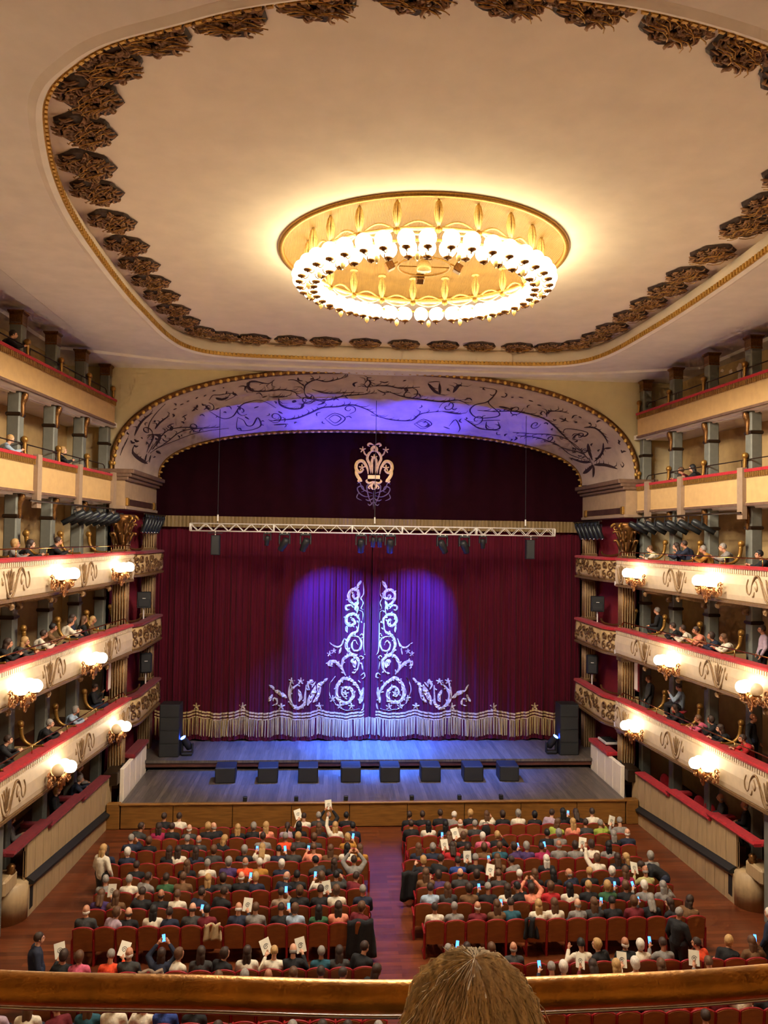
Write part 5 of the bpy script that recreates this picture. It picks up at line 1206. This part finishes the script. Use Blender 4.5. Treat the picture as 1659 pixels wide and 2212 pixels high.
def top_mesh(J, coat=False):
    mb = MB(); c = lambda a, ra, b, rb: capsule(mb, J[a] if isinstance(a, str) else a, ra, J[b] if isinstance(b, str) else b, rb)
    c('pel', .17, 'waist', .155); c('waist', .155, 'chest', .155); c('chest', .155, J['chest'].lerp(J['neck'], .6), .105)
    for S in 'LR':
        c(J['chest'].lerp(J['neck'], .55), .1, 'sho'+S, .082); c('waist', .12, 'sho'+S, .08); c('sho'+S, .08, 'elb'+S, .062); c('elb'+S, .062, J['elb'+S].lerp(J['wri'+S], .88), .046)
    c(J['neck'], .068, J['neck']+(J['head']-J['neck'])*.12, .066)
    return fuse('top', mb, .02, 4)
def trouser_mesh(J):
    mb = MB()
    capsule(mb, J['hipL'], .14, J['hipR'], .14)
    for S in 'LR': capsule(mb, J['hip'+S], .13, J['kne'+S], .085); capsule(mb, J['kne'+S], .085, J['ank'+S], .062)
    return fuse('trousers', mb, .022, 3)
def shoe_mesh(J):
    mb = MB()
    for S in 'L': capsule(mb, J['ank'+S]+Vector((0, -.01, -.02)), .055, J['toe'+S], .048)
    return mb
def hair_meshes():
    H = {}; skull = lambda mb, gr, z=0: mb.sphere((0, -.012-gr*.3, .022+z), .1+gr, 16, 10, (.78, .93, .97))
    def cut(mb, fn):
        mb.v = [tuple(Vector(p)*.0+Vector((p[0]*.80, min(p[1], .02)*.7, p[2]*.55)) if fn(p) else p for p in mb.v)] if False else [tuple((Vector(p)*.72) if fn(p) else Vector(p)) for p in mb.v]; return mb
    face = lambda p: (p[1] > .035 and p[2] < .055) or p[2] < -.055
    mb = cut(skull(MB(), .012), face); H['s'] = mb
    mb = cut(skull(MB(), .024), lambda p: (p[1] > .03 and p[2] < .06) or p[2] < -.09); mb.sphere((0, -.05, -.03), .085, 12, 8, (1.05, .7, 1)); H['b'] = mb
    mb = cut(skull(MB(), .02), face); mb.sphere((0, -.06, -.02), .085, 12, 8, (1.05, .65, 1)); capsule(mb, (-.03, -.07, -.05), .065, (-.035, -.105, -.22), .05); capsule(mb, (.03, -.07, -.05), .065, (.035, -.105, -.24), .045); H['l'] = mb
    mb = cut(skull(MB(), .012), face); capsule(mb, (0, -.11, .03), .03, (0, -.14, -.06), .035); capsule(mb, (0, -.14, -.06), .035, (0, -.12, -.22), .02); H['p'] = mb
    mb = MB()
    for k in range(13):
        a = PI*(1.0+k/12*1.0)+0; a = PI+PI*k/12
        mb.sphere((.066*math.cos(a), -.012+.080*math.sin(a), -.03), .019, 8, 6, (1, 1, 2.1))
    H['B'] = mb
    return {k: fuse('hair', m, .011, 2) for k, m in H.items()}
HAIR = hair_meshes()
POSES = {}
for p in 'rLRdepuUbstn':
    bmesh_, J = body_mesh(p)
    if p == 't': pass
    POSES[p] = (bmesh_, top_mesh(J), trouser_mesh(J), J)
for me in [m for v in POSES.values() for m in v[:3]]+list(HAIR.values()):
    me.materials.clear(); me.materials.append(M['paper'])
eye_me = MB().sphere((-.03, .083, .0), .011, 6, 4).sphere((.03, .083, .0), .011, 6, 4).mesh('eyes', mat('eyes_dark', (40, 30, 26), .3, var=0), True)
shoe_cache = {}
HC = {'d': ((58, 40, 30), 'dark-haired'), 'k': ((22, 19, 20), 'black-haired'), 'b': ((98, 66, 42), 'brown-haired'), 'l': ((186, 146, 92), 'fair-haired'), 'g': ((146, 138, 130), 'grey-haired'), 'w': ((222, 212, 198), 'white-haired')}
HM = {k: mat('hair_'+v[1].split('-')[0], v[0], .55, var=.3, scale=30, stretch=(4, 1, .6), bump=.3, bscale=90) for k, v in HC.items()}
CC = {'K': ((24, 23, 25), 'black'), 'N': ((30, 36, 56), 'navy'), 'C': ((58, 56, 54), 'charcoal'), 'G': ((132, 126, 120), 'grey'), 'W': ((220, 208, 186), 'cream'), 'R': ((176, 28, 32), 'red'), 'D': ((108, 22, 32), 'dark red'),
      'O': ((226, 74, 32), 'orange'), 'P': ((206, 92, 118), 'pink'), 'Q': ((224, 138, 108), 'peach'), 'M': ((156, 28, 74), 'magenta'), 'V': ((72, 48, 96), 'purple'), 'A': ((170, 146, 160), 'lilac'), 'E': ((52, 92, 56), 'green'),
      'I': ((150, 164, 62), 'lime green'), 'I2': ((176, 168, 110), 'pale green'), 'T': ((34, 82, 96), 'teal'), 'T2': ((150, 126, 104), 'taupe'), 'S': ((158, 176, 196), 'light blue'), 'S2': ((44, 68, 140), 'blue'), 'U': ((112, 78, 46), 'brown'), 'Y': ((172, 118, 40), 'mustard')}
CM = {k: mat('cloth_'+v[1].replace(' ', '_'), v[0], .85, var=.18, scale=14, bump=.25, bscale=30) for k, v in CC.items()}
SKIN = [mat('skin_'+n, c, .55, var=.06) for n, c in (('fair', (214, 160, 130)), ('warm', (196, 138, 106)), ('tan', (176, 118, 88)))]
TROU = [CM['K'], CM['N'], CM['C']]
STY = {'s': 'short ', 'b': 'bobbed ', 'l': 'long ', 'p': 'ponytailed ', 'B': 'balding '}
def hair_words(st, hc):
    h = HC[hc][1]
    return {'s': 'short-haired ' + h.split('-')[0], 'b': h, 'l': 'long ' + h, 'p': 'ponytailed ' + h, 'B': 'balding'}[st] if st != 's' else h
rndp = random.Random(21)
def person(loc, rz, st, hc, cloth, pose, label, group, eyes=False, sc=None):
    bm_, tm, tr, J = POSES[pose]
    skin = rndp.choice(SKIN)
    o = inst('person', bm_, None, skin, loc, (0, 0, rz), sc or rndp.uniform(.97, 1.04))
    tag(o, label, 'person', group)
    inst('top', tm, o, CM[cloth]); inst('trousers', tr, o, rndp.choice(TROU))
    h = inst('hair', HAIR[st], o, HM[hc], J['head'], J['hrot'].to_euler())
    if eyes: inst('eyes', eye_me, o, None, J['head'], J['hrot'].to_euler())
    return o, J
PH_B = MB().cbox(-.037, .037, -.005, .005, -.075, .075, .004).mesh('phone_case', M['black'])
PH_S = MB().box(-.034, .034, -.0075, -.0055, -.07, .07).mesh('phone_screen', M['screen'])
PG_A = MB().box(-.11, .11, -.003, .003, -.15, .15).mesh('cover', M['paper'])
PG_B = MB().tube([(x, -.004, z) for x, z in spiral((0, -.01), .06, 1.6, .4, 1)], .006, 4).mesh('printed_drawing', M['ink'])
def prop(kind, base, rz, J, side, label, hand=None):
    p = J['wri'+side]+(J['wri'+side]-J['elb'+side]).normalized()*.1
    if hand is not None: p = hand
    wp = Vector(base)+Matrix.Rotation(rz, 3, 'Z') @ p
    if kind == 'phone':
        t = thing('smartphone', 'lit smartphone '+label, 'phone', wp, rz, 'lit phones in the audience')
        t.rotation_euler = (-.45, rndp.uniform(-.2, .2), rz+rndp.uniform(-.2, .2))
        inst('phone_case', PH_B, t, None, (0, 0, .05)); inst('phone_screen', PH_S, t, None, (0, 0, .05))
    else:
        t = thing('programme', 'white printed programme '+label, 'programme', wp, rz, 'programmes held in the audience')
        t.rotation_euler = (-.5+rndp.uniform(-.25, .2), rndp.uniform(-.4, .4), rz+rndp.uniform(-.3, .3))
        o = inst('cover', PG_A, t, None, (0, 0, .1)); inst('printed_drawing', PG_B, o)
for (r, b), (d, ents) in ROWS.items():
    for (s, st, hc, po, pr, cl, off) in ents:
        p2 = po
        loc = (seat_x(b, s, d)+off*.9, ROWY[r]+.0, 0)
        where = '%s seat from aisle, %s row from stage, %s block' % (ORD[s], ORD[r], BLK[b])
        lab = '%s person in %s, %s' % (hair_words(st, hc), CC[cl][1], where)
        o, J = person(loc, 0, st, hc, cl, p2, lab, 'audience seated in the stalls', p2 in 'LR')
        if pr:
            side = 'R' if p2 in 'ep' else 'L'
            prop(pr, loc, 0, J, side, 'held at %s' % where, None if p2 != 'U' else Vector((0, .4, 1.3)))

# balcony audience
# (tier, hair cut, hair colour, pose, clothing, distance along the hall, head height above the ledge)
BAL = {-1: [(5,0,0,8,0,21.22,0.53), (4,1,3,8,0,24.63,0.43), (4,0,3,8,18,21.25,0.36), (3,1,3,8,3,20.17,0.31), (3,2,0,8,0,21.0,0.24), (3,0,0,8,0,22.69,0.37), (2,2,0,8,0,19.93,0.39), (2,2,3,8,2,20.83,0.32), (2,0,0,8,4,21.98,0.35), (2,0,1,8,20,22.52,0.48), (2,0,0,8,4,23.81,0.49), (2,0,0,9,1,24.46,0.56), (2,2,2,9,0,25.39,0.4), (2,2,3,9,20,26.1,0.33), (1,0,0,8,0,20.08,0.52), (1,0,4,8,0,22.49,0.36), (1,1,4,8,18,24.3,0.34), (1,0,0,3,0,26.98,0.52), (0,1,2,3,3,21.85,0.21), (0,1,3,9,0,24.37,0.17), (0,0,4,8,1,25.65,0.05), (0,0,2,9,3,26.3,0.3)],
       1: [(4,0,2,8,6,25.52,0.24), (4,2,1,8,0,24.82,0.33), (3,0,2,8,4,26.22,0.35), (3,2,0,8,1,24.46,0.46), (3,0,0,8,1,23.98,0.54), (3,0,4,8,21,22.86,0.39), (3,0,4,8,3,21.82,0.47), (3,0,1,8,0,20.1,0.13), (2,0,4,9,0,26.21,0.77), (2,0,0,8,0,24.68,0.39), (2,0,0,8,4,24.05,0.39), (2,0,0,8,9,23.27,0.44), (2,1,0,8,1,22.44,0.37), (2,2,2,8,4,21.8,0.4), (2,0,0,10,12,20.91,0.48), (1,0,2,10,2,27.5,0.57), (1,0,0,3,18,25.12,0.9), (1,2,0,8,0,24.53,0.32), (1,0,2,8,8,23.14,0.3), (1,1,0,8,0,22.46,0.41), (1,2,0,8,0,21.95,0.2), (1,0,0,8,5,20.89,0.27), (1,4,0,10,0,21.4,0.64), (0,4,4,9,2,22.77,0.32), (0,4,4,9,0,21.53,0.51)]}
BOXSEAT = MB().lathe([(.02, 0), (.18, 0), (.18, .03), (.03, .05), (.03, .3)], n=8).mesh('stool_leg', M['bronze'])
BOXCUSH = MB().cbox(-.2, .2, -.2, .2, .3, .38, .03).mesh('seat_cushion', M['velvet'])
for s, T in BAL.items():
    cnt = {}
    for lv, st, hc, po, cl, Y, dz in sorted(T, key=lambda q: -q[5]):
        st, hc, po, cl = CUTS[st], COLOURS[hc], STANCES[po], CLOTHS[cl]
        J = POSES[po][3]; hz = J['head'].z
        back = {'b': .72, 't': .78, 'd': .98, 's': .95}[po]
        x = side_x(s, PX[lv]+back, Y) if lv else side_x(s, 9.2+back+.05, Y, .05)
        zt = ZT[lv]
        z = (zt-.74) if lv else .95
        want = zt+dz-hz
        if po == 's': z = min(z, want) if lv else z
        z = max(z-.04, want+.04) if po != 's' else (zt-.74)
        face = (-PI/2 if s < 0 else PI/2)+(rndp.uniform(.15, .75) if s < 0 else -rndp.uniform(.15, .75))
        if po == 's' and lv == 1 and Y < 22: face = PI/2+PI*.7
        k = cnt.get(lv, 0); cnt[lv] = k+1
        lv_n = 'ground box' if lv == 0 else TIER[lv]+' balcony'
        doing = {'b': 'leaning', 't': 'sitting', 'd': 'reading', 's': 'standing'}[po]
        lab = '%s person in %s %s, %s from stage, %s %s' % (hair_words(st, hc), CC[cl][1], doing, ORD[k], lv_n, SIDE[s])
        person((x, Y, z), face, st, hc, cl, po, lab, 'audience in the side balconies', True, 1.0)
        if po != 's':
            fl = (zt-.74) if lv else .95
            c = thing('box_stool', 'red cushioned stool under %s person from stage, %s %s side' % (ORD[k], lv_n, SIDE[s]), 'stool', Vector((x, Y, z))+Matrix.Rotation(face, 3, 'Z') @ Vector((0, .15, 0)), face)
            inst('stool_leg', BOXSEAT, c); inst('seat_cushion', BOXCUSH, c)
# empty red chairs in the right ground boxes
RC = MB().sphere((0, 0, .62), .22, 12, 8, (1, .22, 1.25)).mesh('round_back', M['velvet'], True)
RS = MB().cbox(-.2, .2, 0, .42, .28, .38, .03).mesh('seat_cushion', M['velvet'])
RL = MB().box(-.18, .18, .02, .4, 0, .28).mesh('seat_base', M['bronze'])
for i, Y in enumerate((26.6, 26.0, 24.3, 23.7)):
    x = side_x(1, 10.0, Y, .05)
    t = thing('box_chair', 'empty red round-backed chair, %s from the stage in the right ground boxes' % ORD[i], 'chair', (x, Y, .95), PI/2+.5, 'empty chairs in the right ground boxes')
    inst('round_back', RC, t); inst('seat_cushion', RS, t); inst('seat_base', RL, t)

# standing and bending people in the stalls
def stander(x, Y, rz, st, hc, cl, po, label): return person((x, Y, 0), rz, st, hc, cl, po, label, None, True, 1.0)
stander(-7.75, 21.35, -.5, 'l', 'l', 'W', 's', 'fair-haired person in white shirt standing in the left aisle')
stander(7.35, 20.55, PI*.42, 's', 'd', 'K', 'n', 'dark-haired person in black bending over the right end of a row')
stander(6.25, 17.3, -.9, 's', 'g', 'K', 's', 'grey-haired person in long dark coat standing before the ninth row, right block')
stander(8.35, 17.2, .6, 's', 'w', 'N', 's', 'white-haired person in navy jumper standing at the right edge of the stalls')
stander(-7.75, 16.75, -1.1, 's', 'd', 'N', 's', 'dark-haired person in navy jacket at the left end of the ninth row')
# coats and scarf over the seats
def drape(name, x, Y, w_, h, m, label, cat, zt=.9, th=.05):
    mb = MB(); nx, nz = 10, 8
    for j in range(nz+1):
        v = j/nz
        for i in range(nx+1):
            u = i/nx; z = zt-h*v*(1+.08*math.sin(u*9)); y = -.06-.05*(z-.4)-.06*math.sin(u*11+v*2)-.05*v
            mb.v.append(((u-.5)*w_*(1-.15*v*math.sin(u*5)), y, z))
    mb.f = [(j*(nx+1)+i, j*(nx+1)+i+1, (j+1)*(nx+1)+i+1, (j+1)*(nx+1)+i) for j in range(nz) for i in range(nx)]
    o = mb.build(name, m, None, True); o.location = (x, Y, 0)
    sm = o.modifiers.new('t', 'SOLIDIFY'); sm.thickness = th
    return tag(o, label, cat)
drape('coat', seat_x('L', 0, 0), ROWY[7]-.03, .62, .82, CM['K'], 'black coat hung over the aisle seat of the eighth row, left block', 'coat', .96, .07)
drape('coat', seat_x('R', 0, 0)-.3, ROWY[4]-.03, .5, .75, CM['K'], 'black coat hanging off the aisle seat of the fifth row, right block', 'coat', .95, .07)
drape('scarf', seat_x('L', 7, 0), ROWY[7]-.03, .36, .36, M['lilac_scarf'], 'beige knitted scarf hung over a seat back in the eighth row', 'scarf', .95, .03)
drape('jacket', seat_x('R', 5, 0)-.15, ROWY[7]-.03, .3, .45, CM['K'], 'black jacket hanging between two seats of the eighth row, right block', 'jacket', .93, .05)
drape('jacket', seat_x('L', 9, 0), ROWY[8]-.03, .5, .3, CM['T2'], 'taupe jacket over a seat back in the ninth row, left block', 'jacket', .95, .05)
b = thing('backpack', 'black backpack hung on a seat back in the first row, right block', 'bag', (seat_x('R', 5, 0), ROWY[0]-.12, .62))
MB().sphere((0, -.06, .12), .17, 10, 8, (.85, .55, 1.15)).build('bag_body', CM['K'], b, True)
MB().tube([(-.08, 0, .25), (-.08, .06, .33), (.08, .06, .33), (.08, 0, .25)], .015, 5).build('strap', CM['C'], b)

# ================================================================== FOREGROUND
RL_ = [(-2.9, 1.52), (-2.38, 1.44), (-2.03, 1.41), (-1.69, 1.38), (-1.35, 1.38), (-.98, 1.4), (-.4, 1.48), (.3, 1.62)]
t = thing('handrail', 'thick brass handrail of the near balcony across the foreground', 'rail', (-1.69, 1.38, 8.6))
o0 = Vector((-1.69, 1.38, 8.6))
MB().tube([p-o0 for p in catmull([(x, y, 9.19) for x, y in RL_], 10)], .0265, 24).build('rail_tube', M['brass_fore'], t, True)
MB().tube([p-o0 for p in catmull([(x, y+.012, 9.148) for x, y in RL_], 10)], .0035, 8).build('lower_bar', M['chrome'], t, True)
for x, y in (RL_[0], RL_[-1]): MB().tube([Vector((x, y, 8.6))-o0, Vector((x, y, 9.19))-o0], .02, 10).build('rail_post', M['brass_fore'], t, True)
t = thing('near_parapet', 'red velvet topped parapet of the near balcony below the brass rail', 'parapet', (-1.69, 1.5, 7.6))
o1 = Vector((-1.69, 1.5, 7.6)); P = catmull([(x, y, 0) for x, y in RL_], 4)
MB().loft([[Vector((p.x, p.y-.14, 8.5))-o1, Vector((p.x, p.y+.12, 8.5))-o1, Vector((p.x, p.y+.12, 8.6))-o1, Vector((p.x, p.y-.14, 8.6))-o1] for p in P]).build('velvet_ledge', M['velvet'], t)
MB().loft([[Vector((p.x, p.y-.1, 7.6))-o1, Vector((p.x, p.y+.1, 7.6))-o1, Vector((p.x, p.y+.1, 8.5))-o1, Vector((p.x, p.y-.1, 8.5))-o1] for p in P]).build('parapet_front', M['parapet_cream'], t)
struct(MB().box(-3.4, 1.2, -3.9, 1.5, 7.5, 7.62).build('near_balcony_floor', M['wood_red']), 'floor of the near balcony under the viewer')
# person right in front of the camera: only the crown of the head shows
hp = Vector((.2-1.8, 1.05, 9.3))
J = POSES['r'][3]
fo, J = person((hp.x-J['head'].x, hp.y-J['head'].y, hp.z-J['head'].z), 0, 's', 'b', 'C', 'r', 'brown-haired person in the foreground, crown of head before the brass rail', None, False, 1.0)
M['fore_hair'] = mat('fore_hair', (216, 196, 160), .45, var=.35, scale=25, stretch=(5, 1, .5))
for ch in fo.children:
    if ch.name.startswith('hair'):
        ch.material_slots[0].material = M['fore_hair']; fh = ch
mb = MB(); rnd = random.Random(9)
for k in range(1500):
    a = rnd.uniform(0, 2*PI); el0 = rnd.uniform(.95, 1.66); pts = []
    L = rnd.uniform(.6, 1.3); r = .114+rnd.uniform(0, .006) if rnd.random() < .97 else .118
    for j in range(6):
        el = el0-L*j/5; aa = a+.25*math.sin(j*.7+k)*rnd.uniform(0, .5)
        fly = (rnd.random() < .04)*.01*j/5
        pts.append(((r+fly)*math.cos(el)*math.cos(aa)*.82, -.016+(r+fly)*math.cos(el)*math.sin(aa)*.95, .022+(r+fly)*math.sin(el)))
    mb.tube(pts, [.0012, .0014, .0014, .0013, .001, .0005], 3, cap=False)
o = mb.build('hair_strands', M['fore_hair'], fh); o['kind'] = 'stuff'
